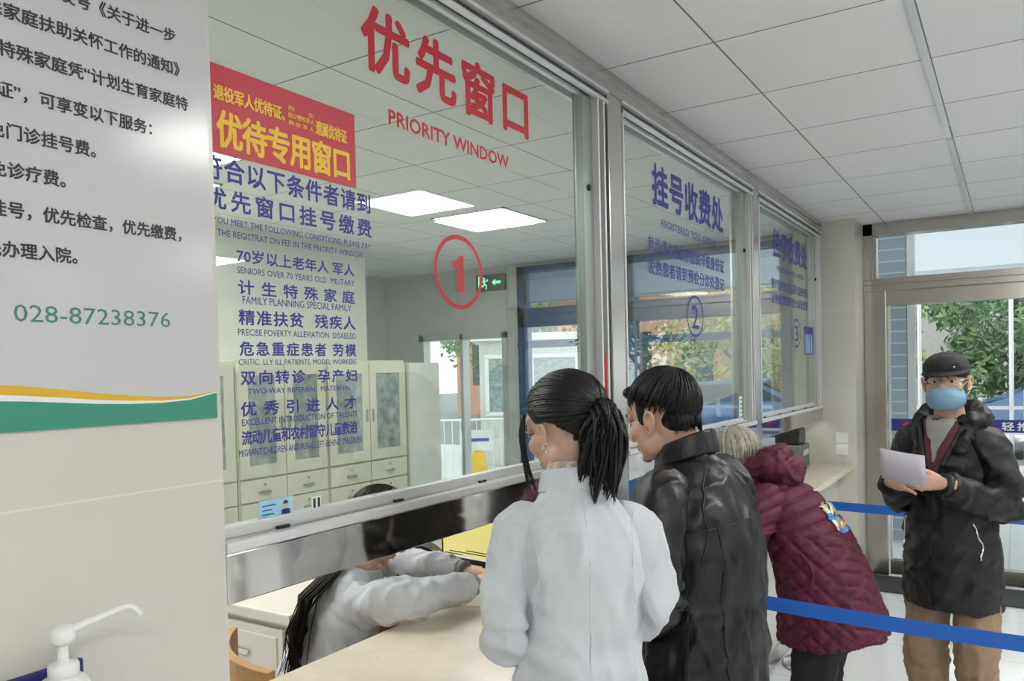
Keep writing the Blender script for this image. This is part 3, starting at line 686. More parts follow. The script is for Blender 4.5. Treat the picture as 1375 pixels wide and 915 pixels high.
tree(-2.4, 23.8, 5.0, 1.7, 'leafC', 'yellow green tree seen beside the tiled outdoor pillar', 2600, 2)
tree(1.6, 29, 6.2, 2.4, 'leafB', 'tall grey green tree farther back beyond the fence', 3800, 3, 1.4)
tree(7.6, 21, 4.6, 2.1, 'leafB', 'grey green tree to the right beyond the fence', 3000, 4)
tree(-4.6, 20, 4.2, 1.9, 'leafC', 'yellow green tree seen through the added blue framed office window', 2600, 5)
tree(-11.2, 19, 4.4, 2.0, 'leafA', 'green tree at the left of the tile roofed house', 2600, 6)
# white fence
fn = tag(empty('street_fence', (1.0, 14.0, -.03)), 'white railing fence along the street behind the entrance', 'fence')
for z in (1.0, .62): MB().box(-2.6, 4.6, -.02, .02, z-.025, z+.025).build('rail', M['white'], fn)
for k in range(13): MB().box(-2.6+.6*k-.03, -2.6+.6*k+.03, -.03, .03, 0, 1.16, .01).build('picket', M['white'], fn)
# yellow bollard post by the fence
tag(MB().lathe([(.05, -.01), (.05, 1.25), (.045, 1.28), (.01, 1.30)], 20, c=(1.40, 13.2, 0)).build('bollard', M['yellowprint']), 'yellow post standing in front of the white fence', 'post')
# car
def car(x, y, rz, label):
    t = tag(empty('parked_car', (x, y, -.03), rz), label, 'car', 'parked cars')
    side = [(-2.15, .45), (-2.2, .75), (-2.0, .95), (-1.45, 1.0), (-.85, 1.42), (.35, 1.46), (1.15, 1.02), (1.95, .86), (2.2, .70), (2.2, .35), (-2.1, .3)]
    q = MB().prism(side, -.82, .82, lambda u, v, h: V((u, h, v)))
    bmesh.ops.bevel(q.bm, geom=q.bm.edges[:], offset=.06, segments=2, affect='EDGES'); q.build('body', M['carblue'], t, True)
    for s in (-1, 1):
        MB().prism([(-1.25, 1.03), (-.80, 1.36), (.30, 1.39), (.95, 1.04)], s*.822, s*.828, lambda u, v, h: V((u, h, v))).build('side_window', M['carglass'], t)
        for u in (-1.35, 1.35):
            mx = Matrix.Translation((u, s*.74, .32)) @ Matrix.Rotation(PI/2, 4, 'X')
            wv = MB().lathe([(.25, -.1), (.32, -.09), (.32, .09), (.25, .1)], 28, mx=mx).build('wheel', M['rubber'], t, True)
            MB().lathe([(.18, -.105), (.19, .105)], 20, mx=mx).build('hub', M['chrome'], wv, True)
    MB().prism([(1.18, 1.03), (.42, 1.42), (.40, 1.40), (1.14, 1.01)], -.68, .68, lambda u, v, h: V((u+.03, h, v))).build('windscreen', M['carglass'], t)
car(2.55, 17.0, .06, 'blue car parked beyond the white fence')
car(-3.4, 16.3, 0, 'blue car parked beyond the added blue framed office window')
# buildings over the street
bd = tag(empty('street_building', (3.0, 34, 0)), 'pale building far behind the trees', 'building')
MB().box(-9, 9, 0, 6, -.1, 9).build('wall', M['concrete'], bd)
for k in range(8):
    for j in range(3): MB().box(-8+2.1*k, -7+2.1*k, -.03, .02, 1.2+2.8*j, 2.8+2.8*j).build('window', M['bluegrey'], bd)
MB().box(-9.2, 9.2, -.3, 6.2, 9, 9.4).build('roof', M['concrete'], bd)
bd = tag(empty('street_house', (-11.0, 26, 0)), 'orange rendered house with terracotta tile roof over the street', 'house')
MB().box(-7, 7, 0, 5, -.1, 4.6).build('wall', M['orange'], bd)
MB().prism([(-.8, 4.35), (2.8, 6.6), (6, 4.4), (6, 4.6), (2.8, 6.9), (-.8, 4.6)], -7.4, 7.4, lambda u, v, h: V((h, u, v))).build('roof', M['roof'], bd)
for k in range(6): MB().box(-6.2+2.2*k, -5.1+2.2*k, -.03, .02, 1.2, 3.0).build('window', M['carglass'], bd)
yb_ = tag(empty('yellow_banner', (.7, 15.4, 0)), 'long yellow banner on posts over the street', 'banner')
MB().box(-.9, .55, -.02, .02, 3.30, 3.45).build('cloth', M['yellowprint'], yb_)
for x in (-.85, .5): MB().tube([(x, 0, -.03), (x, 0, 3.5)], .035, 8).build('pole', M['alu'], yb_)
# white kiosk, barriers, wet floor sign beyond the narrow added window, standing in for reflections
kk = tag(empty('white_kiosk', (-6.1, 12.2, 0), .56), 'white booth with two wide windows beyond the added office end window', 'kiosk')
MB().box(-.95, .95, 0, 1.6, -.01, 2.25, .01).build('wall', M['concrete'], kk); MB().box(-1.1, 1.1, -.15, 1.75, 2.25, 2.38, .01).build('roof', M['white'], kk)
q = MB().box(-.85, -.78, -.03, 0, .95, 1.95).box(.78, .85, -.03, 0, .95, 1.95).box(-.03, .03, -.03, 0, .95, 1.95).box(-.85, .85, -.03, 0, .9, .97).box(-.85, .85, -.03, 0, 1.93, 2.0); wi = q.build('window', M['white'], kk)
MB().box(-.80, .80, -.012, -.005, .97, 1.93).build('pane', M['cabglass'], wi)
for i, (x, y, l) in enumerate(((-5.45, 9.5, 'left'), (-4.25, 10.2, 'right'))):
    t = tag(empty('crowd_barrier', (x, y, -.01), .56), 'grey tube barrier with a white notice outside, on the '+l, 'barrier', 'barriers outside')
    q = MB()
    for z in (.12, 1.0): q.tube([(-.6, 0, z), (.6, 0, z)], .018, 8)
    for xx in (-.6, .6): q.tube([(xx, 0, 0), (xx, 0, 1.0)], .018, 8)
    for k in range(9): q.tube([(-.48+.12*k, 0, .12), (-.48+.12*k, 0, 1.0)], .008, 6)
    q.build('tube_frame', M['alu'], t); MB().box(-.25, .25, -.025, -.02, .55, .85).build('notice_sheet', M['white'], t); MB().box(-.18, .18, -.0265, -.0245, .68, .73).build('notice_print', M['paleblue'], t)
wt = tag(empty('wet_floor_sign', (-5.0, 8.9, -.01), .56), 'yellow folding floor sign on the paving outside the office', 'floor sign')
for s in (-1, 1):
    MB().prism([(-.15, 0), (.15, 0), (.085, .60), (-.085, .60)], 0, .012, lambda u, v, h: V((u, s*(.16-v*.24)+s*h, v))).build('sign_panel', M['yellow'], wt)
MB().box(-.06, .06, -.03, .03, .60, .63, .006).build('top_hinge', M['yellow'], wt)

# ================================================================== PEOPLE
def skin_mat(name, col): return mat(name, col, .45, var=.06, vscale=30, bump=.03, bscale=220, spec=.35)
M['skin'] = skin_mat('skin', (.62, .40, .30)); M['skinold'] = skin_mat('older_skin', (.56, .35, .26))
M['hairblack'] = mat('black_hair', (.006, .005, .006), .42, var=.3, vscale=40, spec=.35)
M['hairbrown'] = mat('dark_brown_hair', (.014, .008, .006), .45, var=.3, vscale=40, spec=.3)
M['hairgrey'] = mat('silver_hair', (.42, .39, .33), .45, var=.28, vscale=60)
M['labcoat'] = mat('white_cotton', (.57, .60, .635), .8, bump=.10, bscale=90, sheen=.1, crease=.8, cscale=7.0)
M['leather'] = mat('black_leather', (.0065, .006, .0075), .40, bump=.10, bscale=130, spec=.45, crease=.9, cscale=8)
M['burgundy'] = mat('burgundy_velvet', (.095, .0022, .026), .65, var=.25, vscale=12, bump=.12, bscale=120, sheen=.04, crease=.4, cscale=4)
M['parka'] = mat('black_parka_fabric', (.009, .009, .011), .62, bump=.06, bscale=160, crease=1, cscale=8, cmap=(.7, .7, 1))
M['khaki'] = mat('khaki_trousers', (.33, .23, .145), .85, bump=.08, bscale=120, crease=.7, cscale=5, cmap=(1, 1, .6))
M['trousers'] = mat('black_trousers', (.012, .012, .014), .8, bump=.08, bscale=120)
M['shoe'] = mat('black_shoe_leather', (.015, .015, .016), .4)
M['sole'] = mat('pale_rubber_sole', (.45, .45, .43), .6)
M['shirtgrey'] = mat('grey_shirt', (.27, .27, .25), .8, bump=.05)
M['maroon'] = mat('maroon_knit', (.10, .03, .045), .85, bump=.2, bscale=150)
M['mask'] = mat('pale_blue_mask', (.42, .68, .86), .8, bump=.05, bscale=200)
M['maskwhite'] = mat('white_mask_cloth', (.70, .76, .80), .8)
M['eye'] = mat('eye_white', (.65, .62, .60), .2); M['iris'] = mat('dark_iris', (.015, .01, .008), .15)
M['plaid'] = mat('checked_shirt', (.50, .44, .38), .8, var=.5, vscale=60)
M['pearl'] = mat('silver_earring', (.8, .8, .8), .15, 1.0)
M['seam'] = mat('white_seam_thread', (.58, .61, .65), .8)
M['seamdark'] = mat('dark_seam', (.006, .006, .007), .5)

def hm(loc, yaw=0, pitch=0, roll=0, s=1.0):
    """head matrix: yaw to the figure's left, pitch nods forward, roll tips to its right"""
    return Matrix.Translation(V(loc)) @ Matrix.Rotation(math.radians(yaw), 4, 'Z') @ Matrix.Rotation(math.radians(-pitch), 4, 'X') @ Matrix.Rotation(math.radians(roll), 4, 'Y') @ Matrix.Scale(s, 4)
def head_mesh(mx, nb, thin=1.0, neck=.054, ear=.85):
    q = MB()
    q.ell((0, -.014, .032), (.074, .096, .086)).ell((0, .028, -.03), (.062*thin, .064, .078)).ell((0, .040, -.074), (.044*thin, .046, .036))
    for s in (-1, 1):
        q.ell((s*.043, .056, -.022), (.024, .026, .024)).ell((s*.012, .098, -.034), (.0095, .011, .008))
        q.ell((s*.045, .012, -.066), (.020, .038, .030))
        q.ell((s*.031, .081, .019), (.022, .012, .007)); q.ell((s*.031, .076, -.012), (.017, .011, .007))
    q.tube([(0, .085, .012), (0, .100, -.016), (0, .1115, -.033), (0, .096, -.043)], [.010, .0115, .0125, .008], 10, up=V((1, 0, 0)), sub=3)
    q.ell((0, .070, .040), (.052, .024, .030)).ell((0, .0905, -.0615), (.023, .010, .0058)).ell((0, .0885, -.0725), (.019, .010, .0065)).ell((0, .076, -.098), (.021, .016, .014))
    base = mx.inverted() @ V(nb)
    q.tube([(0, -.020, -.01), V((0, -.022, -.05))*.65+base*.35, base], [(neck, neck*1.08), (neck*.95, neck*1.0), (neck*1.1, neck*1.05)], 20, up=V((0, 1, 0)), sub=4)
    h = fuse(q, .0042, 3)
    parts = [h]
    for s in (-1, 1):       # ears
        e = MB(); rim = [(s*.076, .004, -.028), (s*.082, .006, -.008), (s*.087, -.002, .014), (s*.092, -.020, .022), (s*.095, -.033, .010), (s*.092, -.031, -.010), (s*.085, -.018, -.030), (s*.079, -.006, -.042), (s*.076, .002, -.038)]
        e.tube(rim, [.005, .005, .0055, .0055, .0055, .005, .0055, .0065, .005], 8, up=V((1, 0, 0)), sub=4)
        e.ell((s*.080, -.012, -.008), (.007, .018, .030), Matrix.Rotation(s*.35, 3, 'Z')).ell((s*.084, .004, -.012), (.005, .005, .009))
        em = fuse(e, .0026, 2); em.transform(Matrix.Translation((s*.079, -.008, -.010)) @ Matrix.Scale(ear, 4) @ Matrix.Translation((-s*.079, .010, .008))); parts.append(em)
    me = join(parts); me.transform(mx); return me
def eyes(mx, parent):
    for s in (-1, 1):
        q = MB().ell((s*.031, .0725, .002), (.0130, .0120, .0085), seg=20); w_ = q.mesh('eyeball'); w_.transform(mx); e = link('eyeball', w_, M['eye'], parent, True)
        q = MB().ell((s*.031, .0832, .0025), (.0052, .0022, .0050), seg=14); w_ = q.mesh('iris'); w_.transform(mx); link('iris', w_, M['iris'], e, True)
        q = MB().tube([(s*.016, .0835, .006), (s*.031, .0885, .0115), (s*.046, .078, .005)], .0028, 6, sub=4); w_ = q.mesh('upper_eyelid'); w_.transform(mx); link('upper_eyelid', w_, M['skinold'], e, True)
        q = MB().tube([(s*.014, .090, .022), (s*.032, .0935, .0285), (s*.052, .078, .022)], [(.002, .003), (.003, .005), (.0015, .003)], 6, sub=4); w_ = q.mesh('eyebrow'); w_.transform(mx); link('eyebrow', w_, M['hairbrown'], parent, True)
def hand_mesh(wrist, fdir, back, side, curl=.5, spread=.05, thumb=(.55, .75, -.35), k=1.0):
    """side +1: thumb towards +X of (x = fdir x back)"""
    y = V(fdir).normalized(); z = (V(back)-y*V(back).dot(y)).normalized(); x = y.cross(z)
    mx = Matrix((x, y, z)).transposed().to_4x4(); mx.translation = V(wrist)
    q = MB()
    q.tube([(0, -.05, 0), (0, 0, 0), (0, .03, 0), (0, .065, -.001), (0, .092, -.002)], [(.027, .021), (.026, .019), (.034, .0175), (.041, .0155), (.040, .012)], 14, up=V((0, 0, 1)), sub=3)
    for i, (fx, ln, r) in enumerate(((.031, .068, .0088), (.0105, .078, .0092), (-.0105, .073, .0088), (-.031, .058, .0078))):
        fx *= side; p = V((fx, .086-.004*abs(i-1.2), -.001)); a = curl*.55; sp = spread*(1.5-i)*side
        pts = [p-V((0, .012, 0)), p]; rr = [r*1.05, r*1.08]
        for seg, fr_ in ((0, .46), (1, .31), (2, .23)):
            d = V((math.sin(sp), math.cos(a), -math.sin(a))); p = p+d*ln*fr_; pts.append(p); rr.append(r*(1.0, .92, .72)[seg]); a += curl*(.95, .8, .6)[seg]
        q.tube(pts, rr, 10, sub=3); q.ell(pts[-1], [rr[-1]]*3, seg=10)
    tb = V((.026*side, .022, -.004)); td = V((thumb[0]*side, thumb[1], thumb[2])).normalized(); t2 = (td+V((-.25*side, .35, -.05))).normalized()
    pts = [tb-td*.012, tb+td*.018, tb+td*.038, tb+td*.038+t2*.017, tb+td*.038+t2*.031]
    q.tube(pts, [.0135, .0125, .0105, .0098, .0078], 10, sub=3); q.ell(pts[-1], (.0078,)*3, seg=10)
    me = fuse(q, .0027, 3)
    nl = MB()
    me.transform(Matrix.Scale(k, 4)); me.transform(mx); return me
def body_mesh(J, head, hands, build=1.0):
    """one continuous figure: torso, limbs (tapering at the joints), then head and hands joined on"""
    q = MB(); b = build
    q.tube(J['spine'], [(.135*b, .095*b), (.145*b, .10*b), (.125*b, .085*b), (.15*b, .09*b), (.13*b, .075*b), (.055, .052)], 18, up=V((0, 1, 0)), sub=4)
    for s in ('L', 'R'):
        sh, el, wr = J['sh'+s], J['el'+s], J['wr'+s]; hp, kn, an, to = J['hp'+s], J['kn'+s], J['an'+s], J['to'+s]
        q.tube([J['spine'][4], sh, (V(sh)+V(el))/2, el, (V(el)+V(wr))/2, wr], [.05, .052*b, .045*b, .037, .034, .025], 12, sub=3)
        q.tube([hp, (V(hp)*.6+V(kn)*.4), kn, (V(kn)*.65+V(an)*.35), an], [.085*b, .072*b, .052, .050, .036], 14, up=V((0, 1, 0)), sub=4)
        q.tube([V(an)+V((0, -.0, -.02)), (V(an)+V(to))/2+V((0, 0, -.03)), to], [.036, .036, .024], 10, sub=3)
    me = fuse(q, .014, 4)
    return join([me, head]+hands)
def standing(px=0.0, shz=1.36, shx=.165, shy=0.0, lean=0.0, hipz=.90, spread=.10):
    J = dict(spine=[V((0, 0, hipz-.05)), V((0, 0, hipz+.05)), V((0, lean*.3, hipz+.19)), V((0, lean*.7, hipz+.35)), V((0, lean*.9, shz+.0)), V((0, lean, shz+.08))])
    for s, n in ((-1, 'L'), (1, 'R')):
        J['sh'+n] = V((s*shx, shy+lean*.85, shz)); J['hp'+n] = V((s*.085, 0, hipz)); J['kn'+n] = V((s*spread, .015, .48)); J['an'+n] = V((s*spread*1.05, -.03, .085)); J['to'+n] = V((s*(spread*1.05+.03), .13, .025))
    return J
def fold(c, r, d, wl, amp):
    c = V(c); d = V(d).normalized()
    def f(p, n):
        e = (p-c); q = math.exp(-(e.length/r)**2)
        if q < .02: return 0
        return q*amp*.38*math.sin(e.dot(d)/wl*2*PI+3*noise.noise(p*9))
    return f
def cloth_noise(scale=(6, 6, 2.2), amp=.006, folds=(), seed=0.0, crk=1.5):
    def f(p, n):
        q = V((p.x*scale[0]+seed, p.y*scale[1], p.z*scale[2]))*1.35+V((p.z*1.6, p.z*1.1, p.x*1.2))
        wv = V((noise.noise(q*.8+V((9, 2, 4))), noise.noise(q*.8+V((1, 7, 3))), noise.noise(q*.7)))*.9
        c1 = (1-abs(noise.noise(q*.9+wv)))**5; c2 = (1-abs(noise.noise(q*1.9+wv*1.3+V((5, 1, 2)))))**6
        v = .55*noise.noise(q)+.75*c1+.38*c2-.35
        return amp*crk*v + sum(g(p, n) for g in folds)
    return f
def garment(torso, sleeves, voxel=.009, it=3, disp=None, extra=None):
    q = MB(); pts, rad = torso
    q.tube(pts, rad, 28, up=V((0, 1, 0)), sub=5)
    me = fuse(q, voxel, it)
    if disp: displace(me, disp)
    parts = [me]
    for p, r in sleeves:        # sleeves are set in: they meet the body in a real crease
        q = MB(); q.tube(p, r, 18, sub=5); s = fuse(q, voxel, it)
        if disp: displace(s, disp)
        parts.append(s)
    return join(parts)
def on_path(bvh, pts, off, dirn, r, n=6, sub=6):
    """thin cord that follows a garment: each point is projected along dirn on to the surface"""
    P = [V(p) for p in pts]; D_ = [cr(P, k/sub) for k in range((len(P)-1)*sub+1)]; out = []
    for p in D_:
        h = bvh.ray_cast(p, V(dirn))
        if h[0] is not None: out.append(h[0]+h[1]*off)
    q = MB()
    if len(out) > 1: q.tube(out, r, n)
    return q
def collar(cx, cy, z0, rx, ry, h, flare, thick, tilt, gap=.6, n=36, drop=.0):
    """stand or turned collar: a thick open ring round the neck, opening to the front (+Y)"""
    bm = bmesh.new(); rows = []
    for k in range(n+1):
        a = PI/2+gap+(2*PI-2*gap)*k/n; c, s = math.cos(a), math.sin(a)
        prof = [(0, 0), (flare, h), (flare+thick, h), (flare+thick*1.6, h*.55), (thick*1.3, 0)]
        zt = tilt*s-drop*max(0, s)
        rows.append([bm.verts.new((cx+(rx+d)*c, cy+(ry+d)*s, z0+z+zt)) for d, z in prof])
    for A, B in zip(rows, rows[1:]):
        for k in range(5): bm.faces.new((A[k], A[(k+1) % 5], B[(k+1) % 5], B[k]))
    bm.faces.new(rows[0]); bm.faces.new(rows[-1][::-1]); m = MB(); m.bm.free(); m.bm = bm
    return fuse(m, .004, 3)
def shoes(J, person, m, solem):
    for s in ('L', 'R'):
        an, to = J['an'+s], J['to'+s]; d = V((to.x-an.x, to.y-an.y, 0)).normalized(); a0 = V((an.x, an.y, 0))
        q = MB().tube([a0-d*.055+V((0, 0, .05)), a0+V((0, 0, .058)), a0+d*.09+V((0, 0, .045)), a0+d*.17+V((0, 0, .036)), a0+d*.205+V((0, 0, .030))], [(.034, .042), (.040, .05), (.042, .036), (.044, .026), (.03, .018)], 16, sub=4).tube([a0+V((0, 0, .05)), a0+V((0, 0, .12))], [.044, .042], 14)
        sh = link('shoe', fuse(q, .006, 3), m, person, True)
        q = MB().tube([a0-d*.06+V((0, 0, .011)), a0+d*.05+V((0, 0, .011)), a0+d*.15+V((0, 0, .011)), a0+d*.215+V((0, 0, .012))], [(.036, .011), (.040, .011), (.047, .011), (.026, .010)], 16, sub=4)
        q.build('sole', solem, sh, True)
def legs(J, person, name, m, hem=.07, top=None, r=(.105, .095, .078, .072, .066), amp=.006):
    q = MB()
    for s in ('L', 'R'):
        hp, kn, an = J['hp'+s], J['kn'+s], J['an'+s]
        q.tube([hp+V((0, 0, .03)), hp*.6+kn*.4, kn, kn*.55+an*.45, V((an.x, an.y+.01, hem))], list(r), 18, up=V((0, 1, 0)), sub=5)
    sp = J['spine']; q.tube([sp[0], sp[1], (sp[1]+sp[2])/2], [(.13, .10), (.13, .10), (.12, .09)], 20, up=V((0, 1, 0)), sub=3)
    fl = [fold(J['kn'+s], .13, (0, .3, 1), .05, .007) for s in 'LR']+[fold((J['an'+s].x, J['an'+s].y, hem+.06), .1, (0, .2, 1), .045, .008) for s in 'LR']
    me = displace(fuse(q, .010, 3), cloth_noise((7, 7, 3), amp, fl))
    return link(name, me, m, person, True)

# hair ----------------------------------------------------------------------
def hair_cap(Q_, c, r, keep, seg=120, extra=()):
    q = MB()
    bm = bmesh.new(); bmesh.ops.create_uvsphere(bm, u_segments=seg, v_segments=80, radius=1)
    for v in bm.verts:
        k = 1+.02*noise.noise(v.co*7)
        if not keep(v.co): k *= .80
        v.co = V(c)+V((v.co.x*r[0], v.co.y*r[1], v.co.z*r[2]))*k
    me = bpy.data.meshes.new('c'); bm.to_mesh(me); bm.free(); q.bm.from_mesh(me); bpy.data.meshes.remove(me)
    for c_, r_ in extra: q.ell(c_, r_)
    me = fuse(q, .0042, 5); Q_.bm.from_mesh(me); bpy.data.meshes.remove(me)
def slerp(a, b, t):
    a = V(a).normalized(); b = V(b).normalized(); d = max(-1, min(1, a.dot(b))); th = math.acos(d)
    if th < 1e-3: return a
    return (a*math.sin((1-t)*th)+b*math.sin(t*th))/math.sin(th)
def lock_on(q, c, r, a, b, t0, t1, lift, r0, r1, rd, n=5, tail=None, wob=.02):
    pts = []; N = 7; w_ = V((rd.gauss(0, 1), rd.gauss(0, 1), rd.gauss(0, 1)))*wob
    for k in range(N+1):
        t = t0+(t1-t0)*k/N; d = slerp(a, b, t)+w_*math.sin(PI*k/N); d.normalize()
        pts.append(V(c)+V((d.x*r[0], d.y*r[1], d.z*r[2]))*(1+lift*(1+.5*math.sin(PI*k/N))))
    if tail: pts += [V(p) for p in tail]
    m_ = len(pts)-1
    q.tube(pts, [(r0*.35+(r0*.65)*math.sin(PI*min(1, .12+k/m_*.88))+r1*.3) if k < m_ else r1*.35 for k in range(m_+1)], n)

def person(label, loc, facing, J, head_mx, thin=1.0, hands=None, skin='skin', build=1.0, neck=.054, ear=.85):
    me = body_mesh(J, head_mesh(head_mx, J['spine'][5]-V((0, 0, .03)), thin, neck, ear), hands or [], build)
    o = link('person', me, M[skin], None, True); o.location = loc; o.rotation_euler = (0, 0, math.atan2(-facing[0], facing[1]))
    tag(o, label, 'person'); return o

# ---- woman in the white coat at the first window ----------------------------
J = standing(shz=1.335, shx=.125, lean=.02)
J['elL'] = V((-.168, -.035, 1.09)); J['wrL'] = V((-.125, .17, 1.00)); J['elR'] = V((.165, .01, 1.11)); J['wrR'] = V((.09, .20, 1.02))
HM = hm((-.012, .055, 1.545), 34, 17, 0, 1.0)
hands = [hand_mesh(J['wrL'], (.35, .9, -.15), (-.1, .2, 1), 1, .45), hand_mesh(J['wrR'], (-.5, .8, -.1), (.1, .2, 1), -1, .45)]
P = person('woman with a black ponytail in a white coat, seen from behind at the counter', (.405, 1.585, 0), (-.62, .78), J, HM, .95, hands, build=.80, ear=.70)
tor = ([(0, 0, .62), (0, 0, .85), (0, 0, 1.0), (0, -.005, 1.14), (0, -.012, 1.25), (0, -.010, 1.33), (0, .004, 1.395), (0, .012, 1.435)],
       [(.180, .150), (.168, .138), (.150, .122), (.147, .118), (.155, .114), (.143, .100), (.088, .077), (.066, .066)])
sl = [([(s*.085, -.008, 1.345), (s*.130, -.010, 1.322), (s*.158, -.020, 1.235), J['el'+n]+V((s*.0, -.01, .02)), J['el'+n]*.45+J['wr'+n]*.55, J['wr'+n]+(J['el'+n]-J['wr'+n])*.08],
       [.048, .055, .054, .052, .048, .044]) for s, n in ((-1, 'L'), (1, 'R'))]
fl = [fold((-.178, -.035, 1.12), .13, (.3, .1, 1), .06, .009), fold((.178, .01, 1.12), .13, (-.3, .1, 1), .06, .009), fold((-.13, -.09, 1.27), .10, (.8, 0, .6), .06, .005), fold((.13, -.09, 1.27), .10, (-.8, 0, .6), .06, .005), fold((0, -.12, 1.0), .2, (.25, 0, 1), .12, .006)]
ct_ = garment(tor, sl, .0085, 3, cloth_noise((5, 5, 1.8), .011, fl, 3)); cb_ = bvh_of(ct_)
coat = link('white_coat', ct_, M['labcoat'], P, True)
on_path(cb_, [(.0, -.5, 1.40), (.004, -.5, 1.2), (.0, -.5, .95), (.0, -.5, .66)], -.0005, (0, 1, 0), .0020).build('back_seam', M['seam'], coat, True)
for s in (-1, 1):
    on_path(cb_, [(s*.120, -.5, 1.365), (s*.108, -.5, 1.31), (s*.104, -.5, 1.23), (s*.112, -.5, 1.17)], -.0006, (0, 1, 0), .0022).build('armhole_seam', M['seam'], coat, True)
link('collar', collar(0, .012, 1.405, .072, .066, .052, -.008, .011, -.012, .75), M['labcoat'], coat, True)
link('checked_collar', collar(0, .012, 1.445, .057, .054, .030, -.002, .006, -.008, .5), M['plaid'], P, True)
legs(J, P, 'trousers', M['trousers']); shoes(J, P, M['shoe'], M['sole'])
# hair drawn back into a ponytail
rd = random.Random(3); q = MB(); HC, HR = (0, -.014, .034), (.086, .108, .098)
keepw = lambda d: (.80*d.y-.60*d.z) < .30 and not (abs(d.x) > .5 and d.z < -.16-.55*(-d.y if d.y < 0 else 0) and d.y > -.5) and d.z > -.80
hair_cap(q, HC, HR, keepw)
tie_d = V((.05, -1.0, -.22)).normalized(); tie = V(HC)+V((tie_d.x*HR[0], tie_d.y*HR[1], tie_d.z*HR[2]))*1.06
ends = []
for k in range(460):
    a = rd.uniform(-PI, PI)
    # hairline loop round the face, behind the ears and along the nape
    x = math.sin(a); up = math.cos(a)
    if up > -.1: d = V((x*.98, .62*max(0, up)+.12, .30+.62*up-.25*abs(x)))
    else: d = V((x*.85, -.45+.15*abs(x), -.55+.25*abs(x)))
    lock_on(q, HC, HR, d, tie_d, rd.uniform(0, .10), rd.uniform(.86, 1.0), rd.uniform(.004, .03), rd.uniform(.0022, .0042), .002, rd)
for k in range(260):
    d = V((rd.gauss(0, .6), rd.uniform(-.5, .7), rd.uniform(.3, 1)))
    lock_on(q, HC, HR, d, tie_d, 0, rd.uniform(.8, 1.0), rd.uniform(.01, .035), rd.uniform(.0022, .0042), .002, rd)
hm_ = q.mesh('hair'); hm_.transform(HM); hr = link('hair', hm_, M['hairblack'], P, True)
q = MB(); I3 = HM.inverted().to_3x3(); dn = (I3 @ V((0, 0, -1))).normalized(); bk = (I3 @ V((.12, -1, 0))).normalized(); sd = bk.cross(dn)
for c_ in range(34):
    cx, cy, cL, ct = rd.gauss(0, 1), rd.uniform(-.7, 1), rd.uniform(.11, .20), rd.gauss(0, .010)
    for k in range(13):
        o_ = V((rd.gauss(0, .011), rd.gauss(0, .010), rd.gauss(0, .010))); spx = cx+rd.gauss(0, .26); spy = cy+rd.gauss(0, .2); L_ = cL*rd.uniform(.86, 1.04)
        p0 = tie+o_; tip = tie+bk*(.016+.022*cy)+dn*L_*1.03+sd*(.024*cx+ct)+V((rd.gauss(0, .0022), rd.gauss(0, .0022), 0))
        q.tube([p0-bk*.02, p0+bk*(.022+.012*spy)+dn*.004, p0+bk*(.040+.020*spy)+dn*.04+sd*.013*spx, p0+bk*(.036+.022*spy)+dn*(.45*L_)+sd*.017*spx, (p0+bk*(.026+.020*spy)+dn*(.75*L_)+sd*.021*spx)*.7+(tip-dn*.2*L_)*.3, tip], [.0028, .0040, .0044, .0040, .0028, .0006], 5, sub=2)
me = q.mesh('ponytail'); me.transform(HM); link('ponytail', me, M['hairblack'], hr, True)
q = MB().tube([tie+bk*.006+sd*.017*math.cos(a*PI/8)+dn*.017*math.sin(a*PI/8) for a in range(17)], .005, 8); me = q.mesh('hair_tie'); me.transform(HM); link('hair_tie', me, M['black'], hr, True)
for s in (-1, 1):       # loose strands in front of the ears
    q = MB()
    for k in range(16):
        e = rd.uniform(-.004, .004); q.tube([(s*.070, .055+e, .055), (s*(.078+e), .066+e, .01), (s*(.080+e), .072+e, -.05), (s*(.076+e*2), .075+e*2, -.105-rd.uniform(0, .03))], [.002, .003, .0025, .0008], 4, sub=3)
    me = q.mesh('side_strand'); me.transform(HM); link('side_strand', me, M['hairblack'], hr, True)
for s in (-1, 1):
    q = MB().tube([V((s*.083, -.010, -.040))+V((0, .010*math.cos(a*PI/8), .010*math.sin(a*PI/8))) for a in range(17)], .0016, 6); me = q.mesh('earring'); me.transform(HM); link('earring', me, M['pearl'], P, True)
eyes(HM, P)

# ---- man in the leather jacket ------------------------------------------------
J = standing(shz=1.350, shx=.18, lean=.05)
J['elL'] = V((-.222, .03, 1.07)); J['wrL'] = V((-.14, .25, 1.00)); J['elR'] = V((.222, .04, 1.07)); J['wrR'] = V((.14, .26, 1.00))
HM = hm((-.015, .112, 1.545), -4, 14, 0, 1.02)
hands = [hand_mesh(J['wrL'], (.3, .9, -.1), (-.1, .1, 1), 1, .4), hand_mesh(J['wrR'], (-.3, .9, -.1), (.1, .1, 1), -1, .4)]
P = person('man with short black hair in a black leather jacket beside the white coated woman', (.531, 2.085, 0), (-1, .12), J, HM, 1.05, hands, build=1.0, neck=.060)
tor = ([(0, 0, .74), (0, 0, .92), (0, .0, 1.06), (0, .006, 1.2), (0, .018, 1.30), (0, .034, 1.375), (0, .047, 1.42), (0, .052, 1.455)],
       [(.205, .155), (.205, .155), (.200, .15), (.208, .150), (.205, .135), (.165, .110), (.105, .085), (.070, .070)])
sl = [([(s*.12, .035, 1.37), (s*.185, .03, 1.345), (s*.225, .02, 1.24), J['el'+n]+V((0, -.01, .01)), J['el'+n]*.45+J['wr'+n]*.55, J['wr'+n]+(J['el'+n]-J['wr'+n])*.08],
       [.062, .074, .072, .066, .058, .052]) for s, n in ((-1, 'L'), (1, 'R'))]
